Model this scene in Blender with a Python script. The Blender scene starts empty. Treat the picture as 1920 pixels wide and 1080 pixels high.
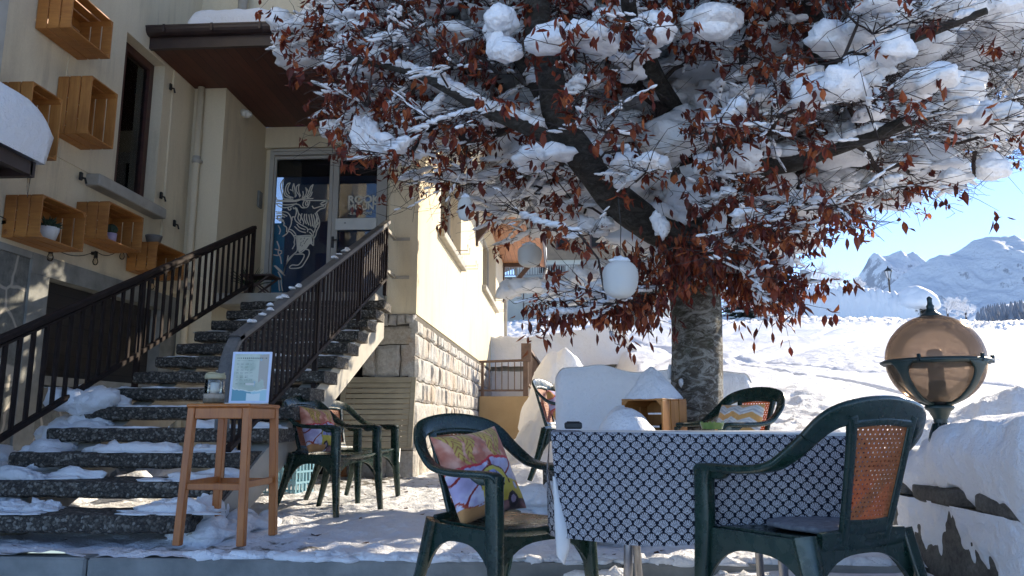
import bpy, math, random
import numpy as np
from mathutils import Vector, Matrix

sc = bpy.context.scene
R_ = math.radians

# ------------------------------------------------------------------ camera, sky, sun, exposure
F = 1450.0
PITCH = math.atan(250 / F)
YAW = math.atan(90 / math.hypot(F, 250))
EYE = 0.8
cam = bpy.data.cameras.new("camera")
cam.sensor_width = 36
cam.lens = 36 * F / 1920
cam.clip_end = 30000
cam.clip_start = 0.05
cob = bpy.data.objects.new("camera", cam)
sc.collection.objects.link(cob)
cob.location = (0, 0, EYE)
cob.rotation_euler = (math.pi / 2 + PITCH, 0, YAW)
sc.camera = cob

SUN_AZ = 45.0      # degrees from +X towards +Y
SUN_EL = 25.0
world = bpy.data.worlds.new("World")
sc.world = world
world.use_nodes = True
wn = world.node_tree
sky = wn.nodes.new("ShaderNodeTexSky")
sky.sky_type = 'NISHITA'
sky.sun_disc = False
sky.sun_elevation = R_(SUN_EL)
sky.sun_rotation = R_(90 - SUN_AZ)
sky.altitude = 1500
sky.air_density = 0.5
sky.dust_density = 0.0
sky.ozone_density = 3.4
bg = wn.nodes["Background"]
bg.inputs[1].default_value = 0.118
wn.links.new(sky.outputs[0], bg.inputs[0])

sl = bpy.data.lights.new("sun", 'SUN')
sl.energy = 2.4
sl.angle = R_(0.5)
sl.color = (1.0, 0.93, 0.82)
so = bpy.data.objects.new("sun", sl)
sc.collection.objects.link(so)
sd = Vector((math.cos(R_(SUN_EL)) * math.cos(R_(SUN_AZ)), math.cos(R_(SUN_EL)) * math.sin(R_(SUN_AZ)), math.sin(R_(SUN_EL))))
so.rotation_euler = sd.to_track_quat('Z', 'Y').to_euler()
so.location = (30, 20, 30)

sc.view_settings.view_transform = 'Standard'
sc.view_settings.look = 'None'
sc.view_settings.gamma = 1.0
sc.view_settings.use_curve_mapping = False
sc.view_settings.exposure = 1.95
sc.view_settings.use_white_balance = True
sc.view_settings.white_balance_temperature = 7400
sc.render.engine = 'CYCLES'
sc.cycles.max_bounces = 7
sc.cycles.transparent_max_bounces = 8
sc.cycles.use_denoising = True

# ------------------------------------------------------------------ helpers
_fw = np.array([-math.sin(YAW) * math.cos(PITCH), math.cos(YAW) * math.cos(PITCH), math.sin(PITCH)])
_rt = np.array([math.cos(YAW), math.sin(YAW), 0.0])
_up = np.cross(_rt, _fw)


def at(px, py, Y):
    """world point seen at photo pixel (px, py) that stands at distance Y"""
    d = _fw * F + _rt * (px - 960) - _up * (py - 540)
    t = Y / d[1]
    return np.array([d[0] * t, Y, EYE + d[2] * t])


def proj(P):
    v = np.asarray(P, float) - np.array([0, 0, EYE])
    w = v @ _fw
    return 960 + F * (v @ _rt) / w, 540 - F * (v @ _up) / w


def link(o, parent=None):
    sc.collection.objects.link(o)
    if parent is not None:
        o.parent = parent
    return o


def tag(o, label=None, cat=None, group=None, kind=None):
    if label: o['label'] = label
    if cat: o['category'] = cat
    if group: o['group'] = group
    if kind: o['kind'] = kind
    return o


def empty(name, loc=(0, 0, 0), label=None, cat=None, group=None, rz=0):
    o = bpy.data.objects.new(name, None)
    o.empty_display_size = 0.1
    o.location = loc
    o.rotation_euler = (0, 0, rz)
    link(o)
    return tag(o, label, cat, group)


class MB:
    def __init__(s):
        s.v, s.f, s.n = [], [], 0
        s.c = []

    def add(s, V, Fc, col=None):
        V = np.asarray(V, float).reshape(-1, 3)
        s.v.append(V)
        for f in Fc:
            s.f.append(tuple(int(i) + s.n for i in f))
        s.n += len(V)
        if col is not None:
            col = np.asarray(col, float)
            if col.ndim == 1: col = np.tile(col, (len(V), 1))
            s.c.append(col)
        return s

    def box(s, a, b, M=None, bev=0.0, col=None):
        a = np.array(a, float); b = np.array(b, float)
        lo, hi = np.minimum(a, b), np.maximum(a, b)
        if bev <= 0:
            V = [(x, y, z) for x in (lo[0], hi[0]) for y in (lo[1], hi[1]) for z in (lo[2], hi[2])]
            Fc = [(0, 1, 3, 2), (4, 6, 7, 5), (0, 4, 5, 1), (2, 3, 7, 6), (0, 2, 6, 4), (1, 5, 7, 3)]
            V = np.array(V)
        else:
            bev = min(bev, (hi - lo).min() * .45)
            V = []; idx = {}
            for ix in (0, 1):
                for iy in (0, 1):
                    for iz in (0, 1):
                        c = np.array([(lo, hi)[ix][0], (lo, hi)[iy][1], (lo, hi)[iz][2]])
                        sg = np.array([1 if ix == 0 else -1, 1 if iy == 0 else -1, 1 if iz == 0 else -1]) * bev
                        for ax in range(3):
                            m = np.array([1, 1, 1]); m[ax] = 0
                            idx[(ix, iy, iz, ax)] = len(V)
                            V.append(c + sg * m)
            V = np.array(V)
            Fc = []
            for ax in range(3):
                o1, o2 = [k for k in range(3) if k != ax]
                for sd_ in (0, 1):
                    q = []
                    for (p1, p2) in ((0, 0), (1, 0), (1, 1), (0, 1)):
                        k = [0, 0, 0]; k[ax] = sd_; k[o1] = p1; k[o2] = p2
                        q.append(idx[(k[0], k[1], k[2], ax)])
                    Fc.append(tuple(q))
            for ax in range(3):
                o1, o2 = [k for k in range(3) if k != ax]
                for p1 in (0, 1):
                    for p2 in (0, 1):
                        k0 = [0, 0, 0]; k0[o1] = p1; k0[o2] = p2
                        k1 = list(k0); k1[ax] = 1
                        Fc.append((idx[(*k0, o1)], idx[(*k1, o1)], idx[(*k1, o2)], idx[(*k0, o2)]))
            for ix in (0, 1):
                for iy in (0, 1):
                    for iz in (0, 1):
                        Fc.append((idx[(ix, iy, iz, 0)], idx[(ix, iy, iz, 1)], idx[(ix, iy, iz, 2)]))
        if M is not None:
            V = V @ np.array(M.to_3x3()).T + np.array(M.translation)
        return s.add(V, Fc, col)

    def beam(s, p, q, w, h, up=(0, 0, 1), bev=0.0, col=None):
        """box of width w (sideways) and height h (along up) from p to q"""
        p = Vector(p); q = Vector(q); d = (q - p)
        L = d.length; d.normalize()
        sx = d.cross(Vector(up)).normalized(); uz = sx.cross(d).normalized()
        M = Matrix((sx, d, uz)).transposed().to_4x4(); M.translation = p
        return s.box((-w / 2, 0, -h / 2), (w / 2, L, h / 2), M, bev, col)

    def tube(s, pts, r, n=8, col=None, cap=True):
        pts = np.asarray(pts, float); m = len(pts)
        r = np.full(m, r) if np.isscalar(r) else np.asarray(r, float)
        T = np.gradient(pts, axis=0); T /= np.linalg.norm(T, axis=1)[:, None] + 1e-12
        ref = np.array([0, 0, 1.0]) if abs(T[0][2]) < .8 else np.array([1.0, 0, 0])
        V = []
        a = np.arange(n) * 2 * math.pi / n
        u = np.cross(T[0], ref); u /= np.linalg.norm(u)
        for i in range(m):
            u = u - T[i] * (u @ T[i]); u /= np.linalg.norm(u) + 1e-12
            w = np.cross(T[i], u)
            V.append(pts[i] + r[i] * (np.cos(a)[:, None] * u + np.sin(a)[:, None] * w))
        V = np.concatenate(V)
        Fc = [(i * n + k, i * n + (k + 1) % n, (i + 1) * n + (k + 1) % n, (i + 1) * n + k) for i in range(m - 1) for k in range(n)]
        if cap:
            Fc.append(tuple(range(n - 1, -1, -1))); Fc.append(tuple(range((m - 1) * n, m * n)))
        return s.add(V, Fc, col)

    def lathe(s, prof, c=(0, 0, 0), n=32, col=None):
        prof = np.asarray(prof, float); m = len(prof)
        a = np.arange(n) * 2 * math.pi / n
        V = np.concatenate([np.stack([np.cos(a) * r, np.sin(a) * r, np.full(n, z)], 1) for r, z in prof]) + np.array(c)
        Fc = [(i * n + k, i * n + (k + 1) % n, (i + 1) * n + (k + 1) % n, (i + 1) * n + k) for i in range(m - 1) for k in range(n)]
        if prof[0][0] > 1e-4: Fc.append(tuple(range(n - 1, -1, -1)))
        if prof[-1][0] > 1e-4: Fc.append(tuple(range((m - 1) * n, m * n)))
        return s.add(V, Fc, col)

    def build(s, name, mat, parent=None, smooth=False, loc=None):
        V = np.concatenate(s.v) if s.v else np.zeros((0, 3))
        me = bpy.data.meshes.new(name)
        me.from_pydata(V.tolist(), [], s.f)
        if s.c:
            c = np.concatenate(s.c)
            at_ = me.color_attributes.new("Col", 'FLOAT_COLOR', 'POINT')
            at_.data.foreach_set('color', np.concatenate([c, np.ones((len(c), 1))], 1).ravel())
        if smooth: me.polygons.foreach_set('use_smooth', [True] * len(me.polygons))
        me.update()
        if mat is not None: me.materials.append(mat)
        o = bpy.data.objects.new(name, me)
        if loc is not None: o.location = loc
        return link(o, parent)


def auto(o, ang=40):
    """smooth by angle via sharp edges"""
    me = o.data
    me.polygons.foreach_set('use_smooth', [True] * len(me.polygons))
    try: me.set_sharp_from_angle(angle=R_(ang))
    except Exception: pass
    return o


def hashn(ix, iy, iz, seed):
    h = (ix * 374761393 + iy * 668265263 + iz * 2147483647 + seed * 1274126177) & 0xFFFFFFFF
    h = ((h ^ (h >> 13)) * 1274126177) & 0xFFFFFFFF
    h = ((h ^ (h >> 16)) * 2246822519) & 0xFFFFFFFF
    return ((h ^ (h >> 15)) & 0xFFFF) / 65535.0


def vn(P, seed=0):
    """value noise in -1..1 for points (n,3)"""
    P = np.asarray(P, float)
    i = np.floor(P).astype(np.int64); f = P - i
    f = f * f * (3 - 2 * f)
    r = 0
    for dx in (0, 1):
        wx = f[:, 0] if dx else 1 - f[:, 0]
        for dy in (0, 1):
            wy = f[:, 1] if dy else 1 - f[:, 1]
            for dz in (0, 1):
                wz = f[:, 2] if dz else 1 - f[:, 2]
                r = r + wx * wy * wz * hashn(i[:, 0] + dx, i[:, 1] + dy, i[:, 2] + dz, seed)
    return r * 2 - 1


def fbm(P, sc_=1.0, oct_=4, seed=0, gain=.5):
    P = np.asarray(P, float) * sc_
    r = 0; a = 1
    for k in range(oct_):
        r = r + a * vn(P * (2 ** k) + 17.3 * k, seed + k); a *= gain
    return r


def sstep(a, b, x):
    t = np.clip((x - a) / (b - a), 0, 1)
    return t * t * (3 - 2 * t)


def ico(sub):
    import bmesh
    bm = bmesh.new()
    bmesh.ops.create_icosphere(bm, subdivisions=sub, radius=1)
    bm.verts.ensure_lookup_table()
    V = np.array([v.co[:] for v in bm.verts]); Fc = np.array([[v.index for v in f.verts] for f in bm.faces])
    bm.free()
    return V, Fc


ICO = {k: ico(k) for k in (1, 2, 3, 4, 5)}


def lump(mb, c, size, sub=3, amp=.25, fr=1.6, flat=.35, seed=0, rot=0.0, tilt=None):
    """irregular snow lump; flat = how far the bottom reaches"""
    V, Fc = ICO[sub]
    V = V.copy()
    n = fbm(V * fr + seed * 3.7, 1, 3, seed) + .30 * fbm(V * fr * 4.2 + seed * 1.7, 1, 2, seed + 9)
    V *= (1 + amp * n)[:, None]
    V[:, 2] = np.where(V[:, 2] < 0, V[:, 2] * flat, V[:, 2])
    V *= np.array(size)
    c_, s_ = math.cos(rot), math.sin(rot)
    V = np.stack([V[:, 0] * c_ - V[:, 1] * s_, V[:, 0] * s_ + V[:, 1] * c_, V[:, 2]], 1)
    if tilt is not None: V[:, 2] += V[:, 0] * tilt[0] + V[:, 1] * tilt[1]
    mb.add(V + np.array(c), Fc)


class Snow:
    """many small irregular lumps joined into one mesh, built fast"""
    var = {}

    def __init__(s): s.V = []; s.F = []; s.n = 0

    def lump(s, c, size, sub=3, flat=.4, rot=0.0, tilt=0.0, k=0, amp=.42):
        key = (sub, k % 24)
        if key not in Snow.var:
            V, Fc = ICO[sub]
            n = fbm(V * 1.7 + k * 5.1, 1, 3, k) + .35 * fbm(V * 5.5 + k, 1, 2, k + 50)
            Snow.var[key] = n
        V, Fc = ICO[sub]
        V = V * (1 + amp * Snow.var[key])[:, None]
        V[:, 2] = np.where(V[:, 2] < 0, V[:, 2] * flat, V[:, 2])
        V = V * np.array(size)
        V[:, 2] += V[:, 0] * tilt
        c_, s_ = math.cos(rot), math.sin(rot)
        V = np.stack([V[:, 0] * c_ - V[:, 1] * s_, V[:, 0] * s_ + V[:, 1] * c_, V[:, 2]], 1) + np.asarray(c)
        s.V.append(V.astype(np.float32)); s.F.append(Fc + s.n); s.n += len(V)

    def build(s, name, mat, parent, off):
        V = np.concatenate(s.V) - np.asarray(off, np.float32); Fc = np.concatenate(s.F).astype(np.int32)
        me = bpy.data.meshes.new(name)
        me.vertices.add(len(V)); me.vertices.foreach_set('co', V.ravel())
        me.loops.add(Fc.size); me.loops.foreach_set('vertex_index', Fc.ravel())
        me.polygons.add(len(Fc)); me.polygons.foreach_set('loop_start', np.arange(0, Fc.size, 3, dtype=np.int32)); me.polygons.foreach_set('loop_total', np.full(len(Fc), 3, np.int32))
        me.polygons.foreach_set('use_smooth', np.ones(len(Fc), bool))
        me.update(calc_edges=True); me.materials.append(mat)
        return link(bpy.data.objects.new(name, me), parent)


def catmull(P, k=6):
    P = np.asarray(P, float)
    Q = np.vstack([2 * P[0] - P[1], P, 2 * P[-1] - P[-2]])
    out = []
    for i in range(1, len(Q) - 2):
        for t in np.arange(k) / k:
            a, b, c, d = Q[i - 1], Q[i], Q[i + 1], Q[i + 2]
            out.append(.5 * ((2 * b) + (c - a) * t + (2 * a - 5 * b + 4 * c - d) * t * t + (3 * b - a - 3 * c + d) * t ** 3))
    out.append(P[-1])
    return np.array(out)


def sweep(mb, rows, k=5, n=12, p=3.5, i0=None, i1=None, cap=True):
    """rows: (x,y,z, wx,wy,wz, width, thick): ribbon whose broad side runs along w"""
    A = catmull(rows, k)
    if i0 is not None or i1 is not None: 
        A = A[(i0 or 0):(i1 if i1 is not None else len(A))]
    P = A[:, :3]
    T = np.gradient(P, axis=0); T /= np.linalg.norm(T, axis=1)[:, None]
    a = (np.arange(n) + .5) * 2 * math.pi / n
    ca = np.sign(np.cos(a)) * np.abs(np.cos(a)) ** (2 / p); sa = np.sign(np.sin(a)) * np.abs(np.sin(a)) ** (2 / p)
    V = []
    for i in range(len(P)):
        W = A[i, 3:6]; W = W - T[i] * (W @ T[i]); W /= np.linalg.norm(W)
        N = np.cross(T[i], W)
        V.append(P[i] + (ca[:, None] * W * A[i, 6] / 2 + sa[:, None] * N * A[i, 7] / 2))
    m = len(P)
    Fc = [(i * n + j, i * n + (j + 1) % n, (i + 1) * n + (j + 1) % n, (i + 1) * n + j) for i in range(m - 1) for j in range(n)]
    if cap:
        Fc.append(tuple(range(n - 1, -1, -1))); Fc.append(tuple(range((m - 1) * n, m * n)))
    mb.add(np.concatenate(V), Fc)


def grid(V, nu, nv, closed=False):
    return [(i * nv + j, (i + 1) * nv + j, (i + 1) * nv + j + 1, i * nv + j + 1) for i in range(nu - 1) for j in range(nv - 1)]


# ------------------------------------------------------------------ materials
class NT:
    def __init__(s, name):
        s.m = bpy.data.materials.new(name); s.m.use_nodes = True
        s.t = s.m.node_tree; s.b = s.t.nodes["Principled BSDF"]; s.out = s.t.nodes["Material Output"]

    def n(s, typ, **k):
        x = s.t.nodes.new("ShaderNode" + typ)
        for a, b in k.items():
            if a.startswith('i_'):
                key = a[2:].replace('_', ' ')
                x.inputs[key].default_value = b
            else: setattr(x, a, b)
        return x

    def l(s, a, b): s.t.links.new(a, b)

    def co(s, scale=(1, 1, 1)):
        tc = s.n('TexCoord'); mp = s.n('Mapping'); mp.inputs['Scale'].default_value = scale
        s.l(tc.outputs['Object'], mp.inputs[0])
        return mp.outputs[0]

    def noise(s, vec, scale, detail=4, rough=.55, dist=0):
        x = s.n('TexNoise'); x.inputs['Scale'].default_value = scale; x.inputs['Detail'].default_value = detail
        x.inputs['Roughness'].default_value = rough; x.inputs['Distortion'].default_value = dist
        if vec is not None: s.l(vec, x.inputs['Vector'])
        return x.outputs['Fac']

    def ramp(s, fac, stops):
        x = s.n('ValToRGB'); e = x.color_ramp.elements
        while len(e) < len(stops): e.new(.5)
        for i, (p, c) in enumerate(stops):
            e[i].position = p; e[i].color = (*c, 1) if len(c) == 3 else c
        s.l(fac, x.inputs[0])
        return x.outputs[0]

    def bump(s, h, strength=.3, dist=.01, nrm=None):
        x = s.n('Bump'); x.inputs['Strength'].default_value = strength; x.inputs['Distance'].default_value = dist
        s.l(h, x.inputs['Height'])
        if nrm is not None: s.l(nrm, x.inputs['Normal'])
        s.l(x.outputs[0], s.b.inputs['Normal'])
        return x.outputs[0]

    def mix(s, fac, a, b, mode='MIX'):
        x = s.n('Mix'); x.data_type = 'RGBA'; x.blend_type = mode
        for v, k in ((fac, 0), (a, 6), (b, 7)):
            if isinstance(v, (int, float)): x.inputs[k].default_value = v
            elif isinstance(v, tuple): x.inputs[k].default_value = (*v, 1)
            else: s.l(v, x.inputs[k])
        return x.outputs[2]

    def math(s, op, a, b=0.0):
        x = s.n('Math'); x.operation = op
        for v, k in ((a, 0), (b, 1)):
            if isinstance(v, (int, float)): x.inputs[k].default_value = v
            else: s.l(v, x.inputs[k])
        return x.outputs[0]

    def col(s, c): s.l(c, s.b.inputs['Base Color'])

    def rgh(s, v): s.b.inputs['Roughness'].default_value = v


def simple(name, c1, c2=None, scale=8, rough=.6, bump=0, bscale=60, stretch=(1, 1, 1), spec=None, metal=0):
    m = NT(name); v = m.co(stretch)
    c2 = c2 or tuple(x * .8 for x in c1)
    f = m.noise(v, scale, 5, .6)
    m.col(m.ramp(f, [(.3, c2), (.7, c1)])); m.rgh(rough)
    if bump: m.bump(m.noise(v, bscale, 4), bump, .004)
    if spec is not None: m.b.inputs['Specular IOR Level'].default_value = spec
    m.b.inputs['Metallic'].default_value = metal
    return m.m


def attr_mat(name, rough=.7, bump=0, bscale=80, trans=0, spec=.3, sheen=0):
    m = NT(name); a = m.n('Attribute', attribute_name='Col')
    m.col(a.outputs['Color']); m.rgh(rough); m.b.inputs['Specular IOR Level'].default_value = spec
    if sheen: m.b.inputs['Sheen Weight'].default_value = sheen
    if bump: m.bump(m.noise(m.co(), bscale, 4), bump, .004)
    if trans:
        t = m.n('BsdfTranslucent'); m.l(a.outputs['Color'], t.inputs[0])
        x = m.n('MixShader'); x.inputs[0].default_value = trans
        m.l(m.b.outputs[0], x.inputs[1]); m.l(t.outputs[0], x.inputs[2]); m.l(x.outputs[0], m.out.inputs[0])
    return m.m


def snow_mat(name, fine=1.0, dirt=False, base=(.86, .87, .89)):
    m = NT(name); v = m.co()
    big = m.noise(v, 1.5, 4)
    c = m.ramp(big, [(.3, tuple(x * .95 for x in base)), (.7, base)])
    if dirt:
        a = m.n('Attribute', attribute_name='Col')
        nn = m.noise(v, 9, 6, .65)
        thr = m.math('SUBTRACT', m.math('ADD', a.outputs['Fac'], nn), .95)
        thr = m.math('MULTIPLY', thr, 7.0)
        thr = m.math('MINIMUM', m.math('MAXIMUM', thr, 0.0), 1.0)
        dc = m.ramp(m.noise(v, 30, 5, .7), [(.3, (.05, .045, .04)), (.6, (.16, .14, .11)), (.8, (.3, .28, .26))])
        c = m.mix(thr, c, dc)
    m.col(c); m.rgh(.55)
    m.b.inputs['Specular IOR Level'].default_value = .25
    h1 = m.noise(v, 14 * fine, 6, .62); h2 = m.noise(v, 70 * fine, 3, .6)
    h3 = m.noise(v, 4.5 * fine, 5, .6)
    h = m.math('ADD', m.math('ADD', h1, m.math('MULTIPLY', h2, .35)), m.math('MULTIPLY', h3, .8))
    m.bump(h, .75, .035 / fine)
    return m.m


M = {}
M['snow'] = snow_mat('snow', 1.0)
M['snow_tree'] = snow_mat('tree_snow', 1.3)
M['snow_ground'] = snow_mat('ground_snow', .8, dirt=True)


def stucco():
    m = NT('stucco'); v = m.co()
    st = m.noise(m.co((1, 1, .25)), 2.2, 6, .65)
    c = m.ramp(st, [(.25, (.60, .50, .35)), (.5, (.72, .615, .44)), (.8, (.76, .65, .47))])
    fine = m.noise(v, 45, 5, .7)
    streak = m.ramp(m.noise(m.co((1, 1, .09)), 5.5, 5, .7), [(.50, (0, 0, 0)), (.72, (1, 1, 1))])
    blot = m.ramp(m.noise(v, .9, 5, .6), [(.42, (0, 0, 0)), (.62, (1, 1, 1))])
    c = m.mix(m.math('MULTIPLY', m.math('MULTIPLY', streak, blot), .75), c, (.42, .35, .25))
    c = m.mix(.12, c, m.ramp(fine, [(.3, (.4, .35, .25)), (.7, (.9, .85, .7))]))
    m.col(c); m.rgh(.9); m.b.inputs['Specular IOR Level'].default_value = .1
    m.bump(m.math('ADD', fine, m.noise(v, 8, 4)), .35, .006)
    return m.m


M['stucco'] = stucco()


def wood(name, c1, c2, axis=2, scale=1.0, rough=.55, boards=None, knots=True):
    m = NT(name)
    s = [9 * scale] * 3; s[axis] = .9 * scale
    v = m.co(tuple(s))
    g = m.noise(v, 3, 8, .6, 1.2)
    c = m.ramp(g, [(.3, c2), (.7, c1)])
    b = m.noise(m.co(), 2.5, 3)
    c = m.mix(.35, c, m.ramp(b, [(.35, tuple(x * .6 for x in c2)), (.65, c1)]))
    h = g
    if boards:
        ax, wd, off = boards
        sp = m.n('SeparateXYZ'); tc = m.n('TexCoord'); m.l(tc.outputs['Object'], sp.inputs[0])
        x = m.math('FRACT', m.math('DIVIDE', m.math('ADD', sp.outputs[ax], off), wd))
        d = m.math('ABSOLUTE', m.math('SUBTRACT', x, .5))
        gap = m.math('GREATER_THAN', d, .465)
        c = m.mix(gap, c, tuple(x * .12 for x in c2))
        fl = m.math('FLOOR', m.math('DIVIDE', m.math('ADD', sp.outputs[ax], off), wd))
        wnz = m.n('TexWhiteNoise'); wnz.noise_dimensions = '1D'; m.l(fl, wnz.inputs['W'])
        c = m.mix(.25, c, m.ramp(wnz.outputs[0], [(0, tuple(x * .5 for x in c2)), (1, tuple(min(1, x * 1.4) for x in c1))]))
        h = m.math('SUBTRACT', g, m.math('MULTIPLY', gap, 2.0))
    m.col(c); m.rgh(rough); m.bump(h, .35, .003)
    return m.m


M['soffit'] = wood('soffit_wood', (.17, .062, .032), (.10, .035, .02), axis=0, boards=(0, .105, 5))
M['soffit'] = wood('soffit_wood', (.13, .036, .019), (.07, .02, .012), axis=1, boards=(0, .12, 5))
M['soffit_orange'] = wood('eave_wood', (.50, .22, .09), (.36, .14, .055), axis=1, boards=(0, .14, 5))
M['crate'] = wood('crate_pine', (.56, .25, .065), (.34, .125, .03), axis=2)
M['crate_h'] = wood('crate_pine_across', (.54, .235, .06), (.32, .115, .028), axis=1)
M['stoolwood'] = wood('stool_wood', (.52, .165, .03), (.34, .09, .018), axis=2, scale=1.3, rough=.4)
M['greywood'] = wood('weathered_wood', (.50, .44, .32), (.33, .28, .2), axis=0, rough=.75)
M['brownwood'] = wood('brown_paint_wood', (.10, .055, .038), (.055, .03, .022), axis=1, rough=.6)
M['handrail'] = wood('handrail_wood', (.15, .142, .135), (.08, .075, .072), axis=1, rough=.65)
M['railpaint'] = simple('rail_bar_paint', (.032, .020, .017), (.016, .011, .010), 14, .75, .2, 90, spec=.2)
M['railpost'] = simple('terrace_rail_paint', (.18, .11, .075), (.1, .06, .045), 9, .6, .2, 60)
M['winframe'] = simple('window_frame_brown', (.09, .03, .022), (.045, .018, .014), 10, .45)
M['doorframe'] = simple('door_frame_paint', (.50, .47, .42), (.42, .39, .34), 4, .5, .1, 80)
M['gutter'] = simple('gutter_brown', (.045, .028, .026), (.025, .016, .016), 6, .4)
M['black'] = simple('black_metal', (.018, .018, .018), (.01, .01, .01), 10, .45)
M['steel'] = simple('steel_tube', (.32, .32, .33), (.22, .22, .23), 20, .35, metal=1)
M['concrete'] = simple('concrete', (.30, .30, .28), (.17, .175, .165), 5, .9, .5, 50)
M['concrete_lt'] = simple('pale_concrete', (.46, .43, .37), (.33, .31, .27), 4, .9, .4, 40)
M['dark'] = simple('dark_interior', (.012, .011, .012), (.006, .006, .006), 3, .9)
M['darkpanel'] = wood('opening_dark_boards', (.035, .027, .024), (.018, .014, .013), axis=1, boards=(2, .14, 5))
M['whiteplastic'] = simple('white_plastic', (.72, .72, .68), (.62, .62, .58), 5, .4)
M['pot'] = simple('white_pot', (.7, .68, .66), (.6, .58, .56), 8, .4)
M['purplepot'] = simple('lilac_pot', (.42, .34, .46), (.34, .27, .38), 8, .5)
M['greypot'] = simple('stone_pot', (.22, .2, .18), (.14, .13, .12), 12, .8, .3, 60)
M['plant'] = simple('plant_leaf', (.05, .09, .035), (.02, .045, .02), 20, .5)
M['cactus'] = simple('cactus_skin', (.03, .06, .03), (.015, .03, .018), 20, .6)
M['orangewall'] = simple('orange_stucco', (.50, .35, .185), (.42, .29, .15), 3, .9, .4, 60)
M['yellowwall'] = simple('yellow_stucco', (.66, .50, .22), (.56, .42, .18), 3, .9, .4, 60)
M['cloth_edge'] = simple('cloth_reverse', (.66, .68, .68), (.56, .58, .58), 6, .9, .15, 200)
M['lanternpaper'] = None


def plastic_green():
    m = NT('green_plastic'); v = m.co()
    n1 = m.noise(v, 6, 5, .6)
    m.col(m.ramp(n1, [(.3, (.003, .016, .012)), (.7, (.006, .030, .021))]))
    sc_ = m.ramp(m.noise(m.co((1, 1, .3)), 38, 6, .75), [(.66, (0, 0, 0)), (.74, (1, 1, 1))])
    m.col(m.mix(m.math('MULTIPLY', sc_, .22), m.ramp(n1, [(.3, (.003, .016, .012)), (.7, (.006, .030, .021))]), (.05, .075, .065)))
    r = m.ramp(m.noise(v, 25, 4), [(.3, (.16, .16, .16)), (.7, (.40, .40, .40))]); m.l(r, m.b.inputs['Roughness'])
    m.bump(m.noise(v, 160, 3), .12, .002)
    return m.m


M['green'] = plastic_green()


def cane():
    m = NT('orange_cane'); v = m.co()
    n1 = m.noise(v, 60, 4, .7)
    m.col(m.ramp(n1, [(.3, (.36, .11, .035)), (.7, (.68, .25, .09))])); m.rgh(.45)
    t = m.n('BsdfTranslucent'); t.inputs[0].default_value = (.8, .26, .08, 1)
    x = m.n('MixShader'); x.inputs[0].default_value = .35
    m.l(m.b.outputs[0], x.inputs[1]); m.l(t.outputs[0], x.inputs[2]); m.l(x.outputs[0], m.out.inputs[0])
    w = m.noise(v, 220, 2); m.bump(w, .5, .002)
    return m.m


M['cane'] = cane()


def aggregate():
    m = NT('exposed_aggregate'); v = m.co()
    vo = m.n('TexVoronoi'); vo.inputs['Scale'].default_value = 65; m.l(v, vo.inputs['Vector'])
    c = m.ramp(vo.outputs['Distance'], [(.0, (.30, .265, .22)), (.3, (.17, .145, .12)), (.55, (.035, .03, .026))])
    sepc = m.n('SeparateColor'); m.l(vo.outputs['Color'], sepc.inputs[0])
    c = m.mix(.55, c, m.ramp(sepc.outputs[0], [(0, (.02, .017, .015)), (.6, (.09, .078, .062)), (.8, (.30, .27, .22)), (1, (.62, .58, .5))]), 'MIX')
    big = m.noise(v, 3, 5, .6)
    c = m.mix(m.math('MULTIPLY', big, .85), c, (.020, .017, .015))
    m.col(c); m.rgh(.85)
    m.bump(m.math('SUBTRACT', 1.0, vo.outputs['Distance']), .8, .012)
    return m.m


M['aggregate'] = aggregate()


def stone():
    m = NT('granite_block'); v = m.co()
    a = m.n('Attribute', attribute_name='Col')
    n1 = m.noise(v, 5, 6, .65); n2 = m.noise(v, 28, 6, .7)
    c = m.mix(.6, a.outputs['Color'], m.ramp(n1, [(.3, (.25, .235, .205)), (.55, (.46, .445, .41)), (.75, (.60, .585, .555))]))
    c = m.mix(.30, c, m.ramp(n2, [(.3, (.14, .125, .11)), (.7, (.8, .78, .74))]))
    rust = m.ramp(m.noise(v, 2.4, 4), [(.55, (0, 0, 0)), (.62, (1, 1, 1))])
    c = m.mix(m.math('MULTIPLY', rust, .25), c, (.44, .25, .11))
    m.col(c); m.rgh(.88)
    m.bump(m.math('ADD', n2, n1), .7, .02)
    return m.m


M['stone'] = stone()
M['mortar'] = simple('dark_mortar', (.13, .115, .095), (.06, .055, .045), 12, .95, .6, 40)


def crazy():
    m = NT('crazy_paving_cladding'); v = m.co()
    wv = m.n('VectorMath'); wv.operation = 'ADD'
    nz = m.n('TexNoise'); nz.inputs['Scale'].default_value = 3; m.l(v, nz.inputs['Vector'])
    sc2 = m.n('VectorMath'); sc2.operation = 'SCALE'; sc2.inputs['Scale'].default_value = .18
    m.l(nz.outputs['Color'], sc2.inputs[0]); m.l(v, wv.inputs[0]); m.l(sc2.outputs[0], wv.inputs[1])
    vo = m.n('TexVoronoi'); vo.feature = 'DISTANCE_TO_EDGE'; vo.inputs['Scale'].default_value = 2.6; m.l(wv.outputs[0], vo.inputs['Vector'])
    n2 = m.noise(v, 16, 6, .7)
    body = m.ramp(n2, [(.3, (.10, .105, .10)), (.7, (.22, .22, .20))])
    c = m.mix(m.ramp(vo.outputs['Distance'], [(.025, (1, 1, 1)), (.05, (0, 0, 0))]), body, (.40, .37, .32))
    m.col(c); m.rgh(.9); m.bump(n2, .5, .01)
    return m.m


M['crazy'] = crazy()


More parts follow.
